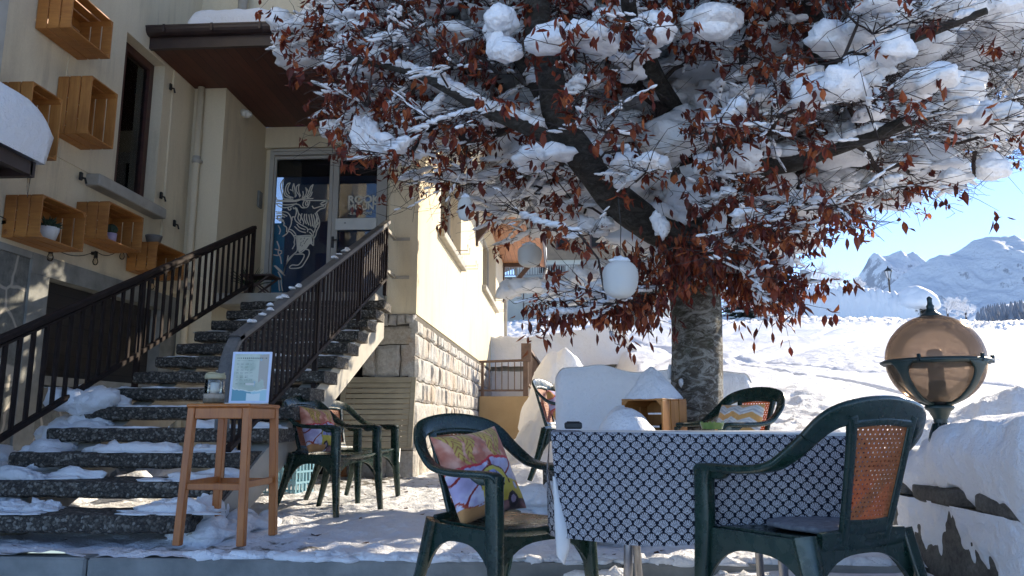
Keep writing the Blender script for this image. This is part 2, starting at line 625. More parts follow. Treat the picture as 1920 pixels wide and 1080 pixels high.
def bark():
    m = NT('beech_bark'); v = m.co((1, 1, 2.6))
    n1 = m.noise(v, 7, 8, .7, .8)
    n2 = m.noise(m.co(), 34, 5, .7, .5)
    n3 = m.noise(m.co((1, 1, 2.1)), 9, 8, .78, 1.2)
    c = m.ramp(n1, [(.3, (.035, .028, .022)), (.5, (.10, .085, .065)), (.7, (.19, .165, .13))])
    c = m.mix(m.ramp(n3, [(.47, (0, 0, 0)), (.58, (1, 1, 1))]), c, (.40, .39, .35))
    c = m.mix(m.ramp(m.noise(m.co(), 4, 4), [(.55, (0, 0, 0)), (.7, (.7, .7, .7))]), c, (.05, .05, .02))
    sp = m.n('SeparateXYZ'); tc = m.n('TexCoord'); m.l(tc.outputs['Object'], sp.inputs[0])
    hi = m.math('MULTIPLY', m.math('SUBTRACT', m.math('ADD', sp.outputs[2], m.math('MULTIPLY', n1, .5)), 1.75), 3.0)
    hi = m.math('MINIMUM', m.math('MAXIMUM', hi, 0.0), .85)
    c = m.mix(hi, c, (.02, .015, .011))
    m.col(c); m.rgh(.92); m.bump(m.math('ADD', m.math('ADD', n1, n2), m.math('MULTIPLY', n3, .7)), 1.0, .03)
    return m.m


M['bark'] = bark()
M['twig'] = simple('twig_bark', (.045, .028, .023), (.02, .013, .011), 5, .8)
M['leaf'] = attr_mat('dry_beech_leaf', .5, trans=.35, spec=.35)
M['pillow'] = attr_mat('printed_cushion_fabric', .8, bump=.25, bscale=350, spec=.15, sheen=.2)
M['cloth'] = attr_mat('printed_tablecloth', .85, bump=.15, bscale=400, spec=.15)
M['print'] = attr_mat('printed_paper', .35, spec=.5)


def glass(name, tint, rough=.03, tr=.75, refl=(1, 1, 1)):
    m = NT(name)
    t = m.n('BsdfTransparent'); t.inputs[0].default_value = (*tint, 1)
    g = m.n('BsdfGlossy'); g.inputs['Roughness'].default_value = rough; g.inputs[0].default_value = (*refl, 1)
    fr = m.n('Fresnel'); fr.inputs[0].default_value = 1.5
    k = m.math('ADD', m.math('MULTIPLY', fr.outputs[0], 1.0), 1 - tr - .2 if tr < .8 else 0.0)
    x = m.n('MixShader'); m.l(k, x.inputs[0]); m.l(t.outputs[0], x.inputs[1]); m.l(g.outputs[0], x.inputs[2])
    m.l(x.outputs[0], m.out.inputs[0])
    return m.m


M['glass'] = glass('window_glass', (.75, .78, .8), .02, .9)
M['jar'] = glass('jar_glass', (.86, .87, .84), .04, .9)
M['bulbglass'] = glass('bulb_glass', (.85, .8, .72), .05, .9)


def smoky():
    m = NT('smoked_globe')
    t = m.n('BsdfTransparent'); t.inputs[0].default_value = (.50, .42, .36, 1)
    d = m.n('BsdfDiffuse'); d.inputs[0].default_value = (.31, .23, .165, 1)
    tl = m.n('BsdfTranslucent'); tl.inputs[0].default_value = (.42, .32, .25, 1)
    a = m.n('MixShader'); a.inputs[0].default_value = .5; m.l(d.outputs[0], a.inputs[1]); m.l(tl.outputs[0], a.inputs[2])
    b = m.n('MixShader'); b.inputs[0].default_value = .38; m.l(t.outputs[0], b.inputs[1]); m.l(a.outputs[0], b.inputs[2])
    g = m.n('BsdfGlossy'); g.inputs['Roughness'].default_value = .13; g.inputs[0].default_value = (.9, .8, .7, 1)
    fr = m.n('Fresnel'); fr.inputs[0].default_value = 1.5
    nz = m.noise(m.co(), 40, 4)
    c = m.n('MixShader'); m.l(m.math('MULTIPLY', fr.outputs[0], .55), c.inputs[0]); m.l(b.outputs[0], c.inputs[1]); m.l(g.outputs[0], c.inputs[2])
    m.l(c.outputs[0], m.out.inputs[0])
    return m.m


M['smoky'] = smoky()


def paper():
    m = NT('white_lantern_paper'); v = m.co((1, 1, 1))
    m.b.inputs['Base Color'].default_value = (.8, .79, .75, 1); m.rgh(.8)
    t = m.n('BsdfTranslucent'); t.inputs[0].default_value = (.75, .74, .7, 1)
    x = m.n('MixShader'); x.inputs[0].default_value = .35
    m.l(m.b.outputs[0], x.inputs[1]); m.l(t.outputs[0], x.inputs[2]); m.l(x.outputs[0], m.out.inputs[0])
    return m.m


M['lanternpaper'] = paper()
random.seed(7)
rng = np.random.default_rng(7)

# ------------------------------------------------------------------ ground
def ground_z(x, y, detail=True):
    P = np.stack([x, y, np.zeros_like(x)], 1)
    s = .8 + .144 * (y - 8) + .25 * np.sin(x * .09 + 1) * sstep(12, 40, y)
    s = np.where(y > 58, .8 + .144 * 50 + .25 * np.sin(x * .09 + 1) - .01 * (y - 58), s)
    s = np.maximum(s, .40 + 0 * y)
    yard = .12 + .14 * sstep(9, 17, y)
    m = sstep(.75, 1.75, x) * sstep(5.6, 7.6, y + .45 * np.clip(x - 1.6, 0, 3))
    m = np.maximum(m, sstep(19.9, 20.6, y))
    z = yard * (1 - m) + s * m
    z = z + .50 * np.exp(-((x - 4.1) / 1.0) ** 2 - ((y - 6.6) / .75) ** 2)
    z = z + .35 * np.exp(-((x - 2.9) / .5) ** 2 - ((y - 9.6) / .9) ** 2) * 0.5
    if detail:
        churn = np.clip(sstep(36, 42, y + 3 * np.sin(x * .3)) * (1 - sstep(54, 57, y)) + .8 * (1 - sstep(8, 12, y + (x - 2) * .9)) * m + .25 * sstep(12, 15, y) * (1 - sstep(17, 20, y)), 0, 1)
        churn = np.maximum(churn, .5 * sstep(20.5, 24, y) * (1 - sstep(1, 4, x)) )
        n1 = fbm(P, 1.7, 4, 3); n2 = fbm(P, .25, 3, 5); n3 = fbm(P, 7, 3, 9)
        z = z + m * (.05 * n2 * np.minimum(y / 10, 3))
        n4 = fbm(P, 3.4, 4, 12); n5 = fbm(P, 5.5, 3, 13)
        z = z + churn * m * (.08 * (1 - np.abs(n1)) + .13 * (.5 - np.abs(n4)) * sstep(9, 20, y) + .075 * (.5 - np.abs(n5)) * (1 - sstep(11, 14, y)) + .03 * n3) * np.clip(y / 14, .8, 2.4)
        z = z + m * .006 * n3 * np.clip(y / 8, 1, 3)
        # ski tracks and furrows sweeping over the slope
        for k, (a, b, w, d) in enumerate(((.62, 3.5, .10, .05), (.60, 4.4, .07, .04), (.25, 6.5, .22, .10), (.2, 7.4, .12, .07), (.9, 1.0, .08, .04), (.12, 9, .3, .1), (-.12, 15.5, .3, .09), (-.05, 19, .25, .10), (.04, 22.5, .3, .1), (.4, 12.0, .2, .08))):
            q = (y - 8) - (x - 2) * (1 / max(abs(a), .05)) * np.sign(a) * .35 - b - .5 * np.sin(x * .4 + k)
            z = z - m * d * np.exp(-(q / w / (1 + y / 18)) ** 2) * sstep(9, 11, y)
        t = (1 - m)
        z = z + t * (.022 * fbm(P, 3.0, 4, 21) + .012 * fbm(P, 12, 3, 22))
        # small footprint pits on the trodden terrace
        z = z - t * .016 * np.clip(fbm(P, 5.5, 2, 31) - .25, 0, 1)
    return z


KY = 3.97


def terrain():
    nu, nv = 620, 620
    yy = KY * (95 / KY) ** (np.linspace(0, 1, nu) ** 1.0)
    r = np.linspace(-1, 1, nv)
    V = np.zeros((nu, nv, 3))
    for i, y in enumerate(yy):
        lo = -4.9 if y < 10 else -4.9 - (y - 10) * .95
        hi = 1.2 * y + 1.5
        V[i, :, 0] = lo + (hi - lo) * (r * .5 + .5)
        V[i, :, 1] = y
    V = V.reshape(-1, 3)
    V[:, 2] = ground_z(V[:, 0], V[:, 1])
    x, y = V[:, 0], V[:, 1]
    P3 = V * np.array([1, 1, 0])
    # where trodden snow wears thin and the paving shows
    d = .08 + .14 * fbm(P3, 1.3, 3, 41)
    d += .28 * np.exp(-((y - 4.25) / .22) ** 2) * (x < -1.0) + .10 * np.exp(-((y - 4.05) / .09) ** 2)
    d += .35 * (1 - sstep(.0, .35, np.hypot((x + 1.9) / 2.2, (y - 9.0) / 1.5) - .6))
    d *= (1 - sstep(9.4, 11, y)) * (1 - sstep(1.0, 1.6, x))
    d += .12 * np.exp(-((x + 1.85) / .7) ** 2 - ((y - 4.6) / .5) ** 2)
    mb = MB(); mb.add(V, grid(V, nu, nv), np.stack([d, d, d], 1))
    o = mb.build('snow_ground', M['snow_ground'], smooth=True)
    tag(o, kind='structure')
    # lower floor in front of the kerb
    n = 220
    xs = np.linspace(-6, 1.72, n); ys = np.linspace(-3, KY - .02, n)
    X, Yg = np.meshgrid(xs, ys, indexing='ij')
    V = np.stack([X.ravel(), Yg.ravel(), np.zeros(n * n)], 1)
    V[:, 2] = -.0 + .02 * fbm(V, 2, 4, 51) + .10 * sstep(.2, .9, V[:, 0] + .2 * vn(V * 2, 5)) * sstep(KY - .75, KY - .1, V[:, 1] + .12 * vn(V * 4, 6)) 
    d = .30 + .2 * fbm(V, 1.5, 3, 52) - .2 * sstep(0, 1, V[:, 0])
    mb = MB(); mb.add(V, grid(V, n, n), np.stack([d, d, d], 1))
    tag(mb.build('lower_ground', M['snow_ground'], smooth=True), kind='structure')
    # concrete kerb that holds the terrace
    mb = MB()
    for a, b in ((-6, -2.4), (-2.4, .3), (.3, 1.72)):
        mb.box((a + .004, KY - .02, -.2), (b - .004, KY + .12, .118), bev=.012)
    tag(mb.build('terrace_kerb', M['concrete'], smooth=False), kind='structure')
    # ragged snow lip along the kerb
    mb = MB()
    for k in range(120):
        x = rng.uniform(-1.9, 1.65)
        w = rng.uniform(.03, .12)
        lump(mb, (x, KY + .03 + rng.uniform(-.01, .05), .118), (w, rng.uniform(.03, .06), rng.uniform(.015, .04)), 2, .35, 2.2, .7, k)
    for k in range(26):
        x = rng.uniform(-.3, 1.65)
        lump(mb, (x, KY - .10 + rng.uniform(-.08, .05), .0), (rng.uniform(.08, .2), rng.uniform(.06, .1), rng.uniform(.04, .11)), 3, .35, 2, .3, 500 + k)
    tag(mb.build('kerb_snow', M['snow'], smooth=True), kind='structure')
    # the snowy square behind and beside the terrace, outside the picture
    mb = MB()
    for (a, b, c, d, z) in ((-60, 2.16, -90, KY - .05, -.12), (2.16, 110, -90, KY + .03, .40)):
        n = 60; X, Yg = np.meshgrid(np.linspace(a, b, n), np.linspace(c, d, n), indexing='ij')
        V = np.stack([X.ravel(), Yg.ravel(), np.full(n * n, z)], 1); V[:, 2] += .05 * fbm(V, .4, 2, 9) * (np.abs(V[:, 0]) > 3)
        mb.add(V, grid(None, n, n))
    tag(mb.build('village_snow', M['snow'], smooth=True), kind='structure')
    # valley floor beyond the ridge
    mb = MB()
    nx, ny = 60, 60
    xs = np.linspace(-1500, 5000, nx); ys = np.linspace(92, 5200, ny)
    X, Yg = np.meshgrid(xs, ys, indexing='ij')
    V = np.stack([X.ravel(), Yg.ravel(), -np.minimum((Yg.ravel() - 92) * .12, 60) + 7.4], 1)
    mb.add(V, grid(V, nx, ny))
    tag(mb.build('valley_ground', M['snow'], smooth=True), kind='structure')


terrain()

# ------------------------------------------------------------------ mountains
def mountain_mat():
    m = NT('hazy_snowy_rock'); g = m.n('NewGeometry'); sp = m.n('SeparateXYZ'); m.l(g.outputs['Normal'], sp.inputs[0])
    n = m.noise(m.co((1, 1, .5)), .02, 12, .75)
    st = m.math('ADD', sp.outputs[2], m.math('MULTIPLY', m.math('SUBTRACT', n, .5), 1.6))
    m.col(m.ramp(st, [(.44, (.30, .34, .42)), (.56, (.80, .85, .93))])); m.rgh(.8)  # rock and snow tints pushed towards blue, distance haze put into the colour
    m.bump(m.noise(m.co(), .015, 10, .75), 1.0, 30)
    return m.m


def mountains():
    mm = mountain_mat()
    def ridge(name, prof, Y, depth, seed, fr, amp, base):
        # prof: photo (x, y) of the crest, lifted to distance Y; the slope faces the village
        xs = []; zs = []
        for (px, py) in prof:
            p = at(px, py, Y); xs.append(p[0]); zs.append(p[2])
        n1, n2 = 420, 150
        X = np.linspace(xs[0], xs[-1], n1); Z = np.interp(X, xs, zs)
        V = np.zeros((n1, n2, 3))
        for j in range(n2):
            t = j / (n2 - 1)                       # 0 crest, 1 foot
            V[:, j, 0] = X; V[:, j, 1] = Y - depth * t
            V[:, j, 2] = base + (Z - base) * (1 - t) ** 1.25
        V = V.reshape(-1, 3)
        t = (Y - V[:, 1]) / depth
        nn = 1 - np.abs(fbm(V * np.array([1, .6, .3]), fr, 5, seed, .55))
        V[:, 2] += amp * np.clip((V[:, 2] - base) / 750, .05, 1) ** 1.3 * (nn - .6) * (.25 + sstep(0, .25, t)) * (1 - t * .6)
        mb = MB(); mb.add(V, grid(V, n1, n2)); 
        # back face
        B = V.reshape(n1, n2, 3)[:, 0, :]; B2 = B.copy(); B2[:, 1] += depth; B2[:, 2] = base
        mb.add(np.stack([B2, B], 1).reshape(-1, 3), grid(None, n1, 2))
        o = mb.build(name, mm, smooth=True); tag(o, kind='structure')
    ridge('mountain', [(1330, 640), (1560, 600), (1597, 545), (1622, 498), (1640, 474), (1652, 480), (1668, 478), (1690, 474), (1700, 480), (1712, 474), (1728, 486), (1745, 500), (1800, 530), (1900, 570), (2100, 600)], 3600, 1300, 3, .004, 130, -60)
    ridge('mountain', [(1560, 620), (1640, 560), (1690, 520), (1740, 492), (1780, 476), (1820, 458), (1850, 449), (1880, 448), (1905, 444), (1930, 452), (1990, 430), (2100, 400), (2300, 380)], 3000, 1500, 8, .0035, 130, -60)


mountains()


def far_forest():
    V0 = []; 
    mb = MB()
    for k in range(900):
        px = rng.uniform(1830, 2080); Y = rng.uniform(1500, 2100)
        top = 570 - (px - 1840) * .12 + rng.uniform(0, 30)
        if px < 1850: top += (1850 - px) * .5
        p = at(px, top, Y); h = rng.uniform(14, 24); r = h * .22
        c = p - np.array([0, 0, h])
        mb.lathe([(r, 0), (r * .55, h * .45), (0.01, h)], c, 5)
        
    # wooded spur that carries them
    tag(mb.build('far_forest', simple('hazy_far_spruce', (.16, .20, .26), (.06, .085, .13), .03, .9)), kind='stuff')  # pale blue-grey holds both frost and painted distance haze
    mb = MB()
    n1, n2 = 60, 30
    V = []
    for i in range(n1):
        px = 1780 + i * 6
        for j in range(n2):
            Y = 1400 + j * 30
            top = 566 - (px - 1840) * .16 + 12 + (1850 - px) * .5 * (px < 1850)
            p = at(px, top + (1 - j / (n2 - 1)) * 50, Y); V.append(p)
    mb.add(V, grid(None, n1, n2))
    tag(mb.build('wooded_hill', M['snow'], smooth=True), kind='structure')


far_forest()

# ------------------------------------------------------------------ the building
BX = -1.8      # plane of the long sunny side wall
FX = -4.6      # plane of the crate wall
bld = empty('cafe_building', (-3.2, 12, .12), 'cream stucco mountain cafe with stone base, porch roof and glazed entrance', 'building')
bO = np.array([-3.2, 12, .12])


def bpart(mb, name, mat, smooth=False, parent=None):
    mb.v = [v - bO for v in mb.v]
    o = mb.build(name, mat, bld if parent is None else parent, smooth)
    return o


def wall_x(mb, x0, x1, ya, yb, za, zb, holes):
    """wall slab between x0,x1 with rectangular openings (y0,y1,z0,z1)"""
    ys = sorted({ya, yb, *[h[0] for h in holes], *[h[1] for h in holes]})
    for a, b in zip(ys[:-1], ys[1:]):
        mid = (a + b) / 2
        cut = sorted([(h[2], h[3]) for h in holes if h[0] < mid < h[1]])
        z = za
        for (c, d) in cut:
            if c > z: mb.box((x0, a, z), (x1, b, c))
            z = d
        if z < zb: mb.box((x0, a, z), (x1, b, zb))


WIN = (7.46, 8.27, 3.20, 4.93)
BASE = (6.6, 8.62, 1.22, 2.08)
mb = MB()
wall_x(mb, FX - .34, FX, 3.2, 9.4, 2.2, 8.5, [WIN])
mb.box((FX, 9.0, .1), (-4.18, 10.6, 4.968))            # pier beside the porch
mb.box((-4.18, 10.42, .1), (-4.12, 10.6, 4.968))         # left of door
mb.box((-2.40, 10.42, .1), (BX - .32, 10.6, 4.968))      # right of door
mb.box((-4.12, 10.42, 4.66), (-2.40, 10.6, 4.968))       # lintel
mb.box((-4.22, 10.34, 4.66), (BX - .32, 10.418, 4.968))
SW = [(11.35, 13.9, 3.66, 5.35), (18.0, 21.8, 3.98, 5.7)]
wall_x(mb, BX - .32, BX, 9.6, 25, 2.14, 5.88, SW)
mb.box((-2.18, 9.6, 2.14), (BX - .321, 9.94, 5.0))     # pillar front
mb.box((FX, 8.98, 5.14), (BX, 9.58, 5.88))
mb.box((FX, 9.05, 5.88), (BX - .02, 9.7, 8.5))
mb.box((FX, 24.7, .1), (BX - .01, 24.98, 5.87))
bpart(mb, 'wall', M['stucco'])
# lower part of the crate wall : crazy paving cladding + concrete band round the basement opening
mb = MB()
wall_x(mb, FX - .34, FX - .01, 3.2, 9.0, -.1, 2.2, [(6.35, 8.8, 1.1, 2.2)])
bpart(mb, 'cladding', M['crazy'])
mb = MB()
mb.box((FX - .3, 6.35, 2.08), (FX + .015, 8.98, 2.26)); mb.box((FX - .3, 6.35, .1), (FX + .012, 6.6, 2.078))
mb.box((FX - .3, 8.62, 1.1), (FX + .012, 8.98, 2.078)); mb.box((FX - .3, 6.602, 1.12), (FX + .03, 8.618, 1.2))
mb.box((FX - .33, 3.2, 2.2), (FX + .014, 6.345, 2.26))
bpart(mb, 'concrete_band', M['concrete'])
mb = MB()
mb.box((FX - .16, 6.61, 1.2), (FX - .12, 8.61, 2.075))
bpart(mb, 'basement_dark_panel', M['darkpanel'])  # near-black panel stands in for the shade inside the basement opening
# grey pilaster at the near end
mb = MB(); mb.box((FX, 4.9, 2.3), (-4.34, 5.42, 6.5)); bpart(mb, 'pilaster', M['concrete_lt'])
# facade window
fr = MB()
y0, y1, z0, z1 = WIN
fr.box((-4.80, y0 + .002, z0), (-4.73, y0 + .09, z1 - .002)); fr.box((-4.80, y1 - .085, z0), (-4.73, y1 - .002, z1 - .002))
fr.box((-4.80, y0 + .09, z1 - .09), (-4.73, y1 - .085, z1 - .002)); fr.box((-4.80, y0 + .09, z0), (-4.73, y1 - .085, z0 + .1))
fr.box((-4.79, 7.60, z0 + .1), (-4.725, 7.70, z1 - .09))
w = bpart(fr, 'window', M['winframe'])
mb = MB(); mb.box((-4.775, y0 + .09, z0 + .1), (-4.765, y1 - .085, z1 - .09)); bpart(mb, 'pane', M['glass'], parent=w)
mb = MB(); mb.box((-5.3, y0 - .2, z0 - .3), (-4.95, y1 + .2, z1 + .3)); bpart(mb, 'room', M['dark'])
mb = MB(); mb.box((FX - .12, 7.0, 3.07), (FX + .14, 8.3, 3.19), bev=.01); bpart(mb, 'window_sill', M['concrete_lt'])
# grey panel behind the glass; its tone stands in for the pane's reflection
mb = MB(); mb.box((-4.93, y0 + .01, z0 + .01), (-4.90, y1 - .01, z1 - .01)); bpart(mb, 'window_backing', simple('pane_reflection_grey', (.22, .23, .24), (.12, .13, .14), 7, .8))
# plaster strips between window and porch corner
mb = MB(); mb.box((FX, 8.46, 2.3), (FX + .02, 8.98, 4.96)); bpart(mb, 'plaster_strip', M['stucco'])
mb = MB(); mb.box((FX, 6.55, 3.2), (FX + .012, 7.05, 5.6)); bpart(mb, 'plaster_strip', M['stucco'])

# side wall windows
for (a, b, c, d) in SW:
    fr = MB(); xg = BX - .20
    fr.box((xg - .05, a + .002, c), (xg, a + .08, d - .002)); fr.box((xg - .05, b - .08, c), (xg, b - .002, d - .002))
    fr.box((xg - .05, a + .08, c), (xg, b - .08, c + .08)); fr.box((xg - .05, a + .08, d - .08), (xg, b - .08, d - .002))
    fr.box((xg - .05, (a + b) / 2 - .05, c + .08), (xg + .004, (a + b) / 2 + .05, d - .08))
    w = bpart(fr, 'window', M['doorframe'])
    mb = MB(); mb.box((xg - .03, a + .08, c + .08), (xg - .02, b - .08, d - .08)); bpart(mb, 'pane', M['glass'], parent=w)
    mb = MB(); mb.box((xg - .11, a, c), (xg - .09, b, d)); bpart(mb, 'window_backing', M['concrete_lt'], parent=w)
    mb = MB(); mb.box((BX - .14, a - .12, c - .12), (BX + .10, b + .12, c - .002), bev=.01); bpart(mb, 'window_sill', M['concrete_lt'])
    # thin wire flower-box brackets
    for yy in (a + .75 * (b - a) * .6, b - .1):
        mb = MB()
        mb.tube([(BX, yy, c + .2), (BX + .02, yy, c - .06), (BX + .30, yy, c - .06), (BX + .30, yy, c + .04)], .008, 5)
        mb.tube([(BX, yy + .28, c + .2), (BX + .02, yy + .28, c - .06), (BX + .30, yy + .28, c - .06), (BX + .30, yy + .28, c + .04)], .008, 5)
        bpart(mb, 'flower_box_bracket', M['steel'])

# stone base: individual blocks
def stone_blocks():
    mb = MB(); mo = MB()
    def block(lo, hi, seed, face):
        # subdivided bevelled box with a rough face
        lo = np.array(lo); hi = np.array(hi); n = 9
        ax = 1 if face == 'y' else 0
        u, v = [k for k in range(3) if k != ax]
        U = np.linspace(0, 1, n)
        Vv = []
        jit = rng.uniform(-.03, .03, (2, 2, 2))
        for i in range(n):
            for j in range(n):
                p = np.zeros(3)
                a, b = U[i], U[j]
                ju = (jit[0, 0] * (1 - a) * (1 - b) + jit[0, 1] * (1 - a) * b + jit[1, 0] * a * (1 - b) + jit[1, 1] * a * b)
                p[u] = lo[u] + (hi[u] - lo[u]) * a + ju[0] * .35; p[v] = lo[v] + (hi[v] - lo[v]) * b + ju[1] * .35
                e = min(a, 1 - a, b, 1 - b)
                p[ax] = (lo[ax] if face == 'y' else hi[ax])
                edge = (0.028 if e == 0 else (.004 if e < .13 else 0))
                s = 1 if face == 'y' else -1
                p[ax] += s * edge
                Vv.append(p)
        Vv = np.array(Vv)
        nz = fbm(Vv * 4 + seed, 1, 4, 5)
        E = np.array([min(U[i], 1 - U[i], U[j], 1 - U[j]) for i in range(n) for j in range(n)])
        Vv[:, ax] += (-1 if face == 'y' else 1) * (.018 * nz) * (E > 0)
        Vv[:, u] += .012 * vn(Vv * 9 + 3, 2) * 1.0; Vv[:, v] += .012 * vn(Vv * 9 + 30, 3)
        Fc = grid(None, n, n)
        if (face == 'y') : Fc = [f[::-1] for f in Fc] if u == 0 else Fc
        # skirt
        ring = [i * n for i in range(n)] + [(n - 1) * n + j for j in range(1, n)] + [i * n + n - 1 for i in range(n - 2, -1, -1)] + [j for j in range(n - 2, 0, -1)]
        base = len(Vv)
        R = Vv[ring].copy(); R[:, ax] += (1 if face == 'y' else -1) * .08
        Fc = list(Fc) + [(ring[k], ring[(k + 1) % len(ring)], base + (k + 1) % len(ring), base + k) for k in range(len(ring))]
        g = rng.uniform(.28, .46); w = rng.uniform(-.01, .04)
        if rng.random() < .08: g *= .85; w = .09
        mb.add(np.vstack([Vv, R]), Fc, (g + w, g, g - w * 1.3))
    # front face, around the foot of the pillar
    rows = [(.1, .40), (.42, .74), (.76, 1.08), (1.10, 1.33), (1.35, 1.62), (1.64, 1.92), (1.94, 2.14)]
    cuts = [[.0, .5, 1], [0, .4, 1], [0, .62, 1], [0, .48, 1], [0, .24, .70, 1], [0, 1.0], [0, .2, .45, .72, 1]]
    x0, x1 = -2.46, BX
    rows2 = [(.1, .44), (.46, .78), (.80, 1.06), (1.08, 1.36), (1.38, 1.82), (1.84, 2.02), (2.03, 2.14)]
    rows2 = [(.1, .44), (.455, .78), (.795, 1.06), (1.075, 1.34), (1.355, 1.74), (1.755, 1.985), (2.0, 2.14)]
    for (a, b), cs in zip(rows2, [[0, .5, 1], [0, .4, 1], [0, .6, 1], [0, .45, 1], [0, .24, .72, 1], [0, .99999], [0, .2, .45, .72, 1]]):
        xa = x0 + (.22 if b > 2.1 else (.1 if b > 1.9 else 0))
        for c, d in zip(cs[:-1], cs[1:]):
            block((xa + (x1 - xa) * c + .006, 9.55, a), (xa + (x1 - xa) * d - .006, 9.9, b), rng.uniform(0, 99), 'y')
    # long side face
    z = .1
    hs = [.34, .32, .28, .27, .30, .28, .17]
    for k, h in enumerate(hs):
        y = 9.56
        while y < 24.9:
            w_ = rng.uniform(.2, .52) * (1.0 if k < 6 else .7)
            w_ = min(w_, 25.0 - y)
            block((BX - .3, y + .007, z + .008), (BX + .03, y + w_ - .007, z + h - .008), rng.uniform(0, 99), 'x')
            y += w_
        z += h
    bpart(mb, 'stone_base', M['stone'])
    mo.box((-2.44, 9.60, .05), (BX - .01, 9.95, 2.135)); mo.box((BX - .32, 9.95, .05), (BX - .012, 24.95, 2.135))
    bpart(mo, 'mortar', M['mortar'])


stone_blocks()

# porch roof with its soffit and gutter
mb = MB(); mb.box((FX + .01, 7.95, 4.97), (-1.5, 10.34, 5.0)); bpart(mb, 'porch_soffit', M['soffit'])
mb = MB(); mb.box((FX + .01, 7.93, 5.002), (-1.48, 8.97, 5.13)); mb.box((-4.17, 9.6, 5.002), (-1.9, 10.6, 5.13)); bpart(mb, 'porch_roof', M['gutter'])
g = MB()
a = np.linspace(0, math.pi, 9)
prof = [(-.075 * math.cos(t), -.085 * math.sin(t)) for t in a]
xs = [-4.66, -1.4]
V = [(x, 7.87 + p[0], 5.17 + p[1] * 1.0) for x in xs for p in prof] + [(x, 7.87 + p[0] * .9, 5.17 + p[1] * .9) for x in xs for p in prof]
n = len(prof)
Fc = [(i, i + 1, n + i + 1, n + i) for i in range(n - 1)] + [(2 * n + i, 3 * n + i, 3 * n + i + 1, 2 * n + i + 1) for i in range(n - 1)]
Fc += [(0, n, 3 * n, 2 * n), (n - 1, 3 * n - 1, 4 * n - 1, 2 * n - 1), tuple(range(n)), tuple(range(2 * n - 1, n - 1, -1))]
g.add(V, Fc); g.box((-4.66, 7.79, 5.165), (-1.4, 7.81, 5.185)); g.box((-4.64, 7.90, 4.955), (-1.45, 7.948, 5.2))
for x in np.arange(-4.4, -1.5, .55): g.box((x, 7.785, 5.10), (x + .025, 7.80, 5.19))
bpart(g, 'gutter', M['gutter'])
# roof snow
def snow_slab(x0, x1, y0, y1, z, th, seed, nx=60, ny=40, edge=.25, amp=.06, bulge=.12):
    V = []
    X, Yg = np.meshgrid(np.linspace(0, 1, nx), np.linspace(0, 1, ny), indexing='ij')
    ex = np.minimum(X, 1 - X) * (x1 - x0); ey = np.minimum(Yg, 1 - Yg) * (y1 - y0)
    e = np.minimum(ex, ey)
    P = np.stack([x0 + X * (x1 - x0), y0 + Yg * (y1 - y0), np.zeros_like(X)], 2).reshape(-1, 3)
    t = np.clip(e.ravel() / edge, 0, 1)
    top = np.sqrt(1 - (1 - t) ** 2.5)
    P2 = P.copy()
    P2[:, 2] = z + (th * (1 + .25 * vn(P * 1.1 + seed, 1)) + amp * fbm(P, 3, 3, seed)) * top
    # push the rim outwards
    cx, cy = (x0 + x1) / 2, (y0 + y1) / 2
    # rounded: upper ring bulges beyond footprint
    rim = (t < .5) * (t > 0)
    P2[:, 1] += rim * bulge * np.where(P[:, 1] < cy, -1, 1) * (ey.ravel() < edge) * .5 * (1 + .6 * vn(P * 3, 7))
    P2[:, 0] += rim * bulge * np.where(P[:, 0] < cx, -1, 1) * (ex.ravel() < edge) * .5 * (1 + .6 * vn(P * 3, 8))
    return P2, grid(None, nx, ny)


mb = MB(); mb.add(*snow_slab(-4.2, -1.4, 7.98, 8.96, 5.1, .34, 3, 90, 40, .18)); bpart(mb, 'porch_roof_snow', M['snow'], True)
# main roof over the side wall, orange boarded eave, brackets, snow
mb = MB(); mb.box((BX, 9.1, 5.885), (-.45, 25.4, 5.92)); bpart(mb, 'eave_soffit', M['soffit_orange'])
mb = MB(); mb.box((FX, 9.1, 5.922), (-.42, 25.42, 6.05)); mb.box((-.45, 9.1, 5.8), (-.41, 25.4, 6.1)); bpart(mb, 'main_roof', M['gutter'])
mb = MB(); mb.add(*snow_slab(FX + .1, -.38, 9.75, 25.4, 6.05, .55, 5, 60, 160, .3)); bpart(mb, 'main_roof_snow', M['snow'], True)
for yb in (16.5, 24.7):
    mb = MB(); mb.beam((BX, yb, 4.75), (-.95, yb, 5.8), .12, .14); mb.beam((BX, yb, 5.82), (-.6, yb, 5.82), .12, .12); mb.box((BX, yb - .07, 4.6), (BX + .05, yb + .07, 5.75)); bpart(mb, 'eave_bracket', M['brownwood'])
mb = MB(); mb.tube([(-.40, 25.45, 5.85), (-.55, 25.3, 5.3), (-1.6, 25.1, 4.9), (BX + .06, 25.08, 4.7), (BX + .06, 25.08, .3)], .05, 8); bpart(mb, 'rain_pipe', M['concrete_lt'], True)

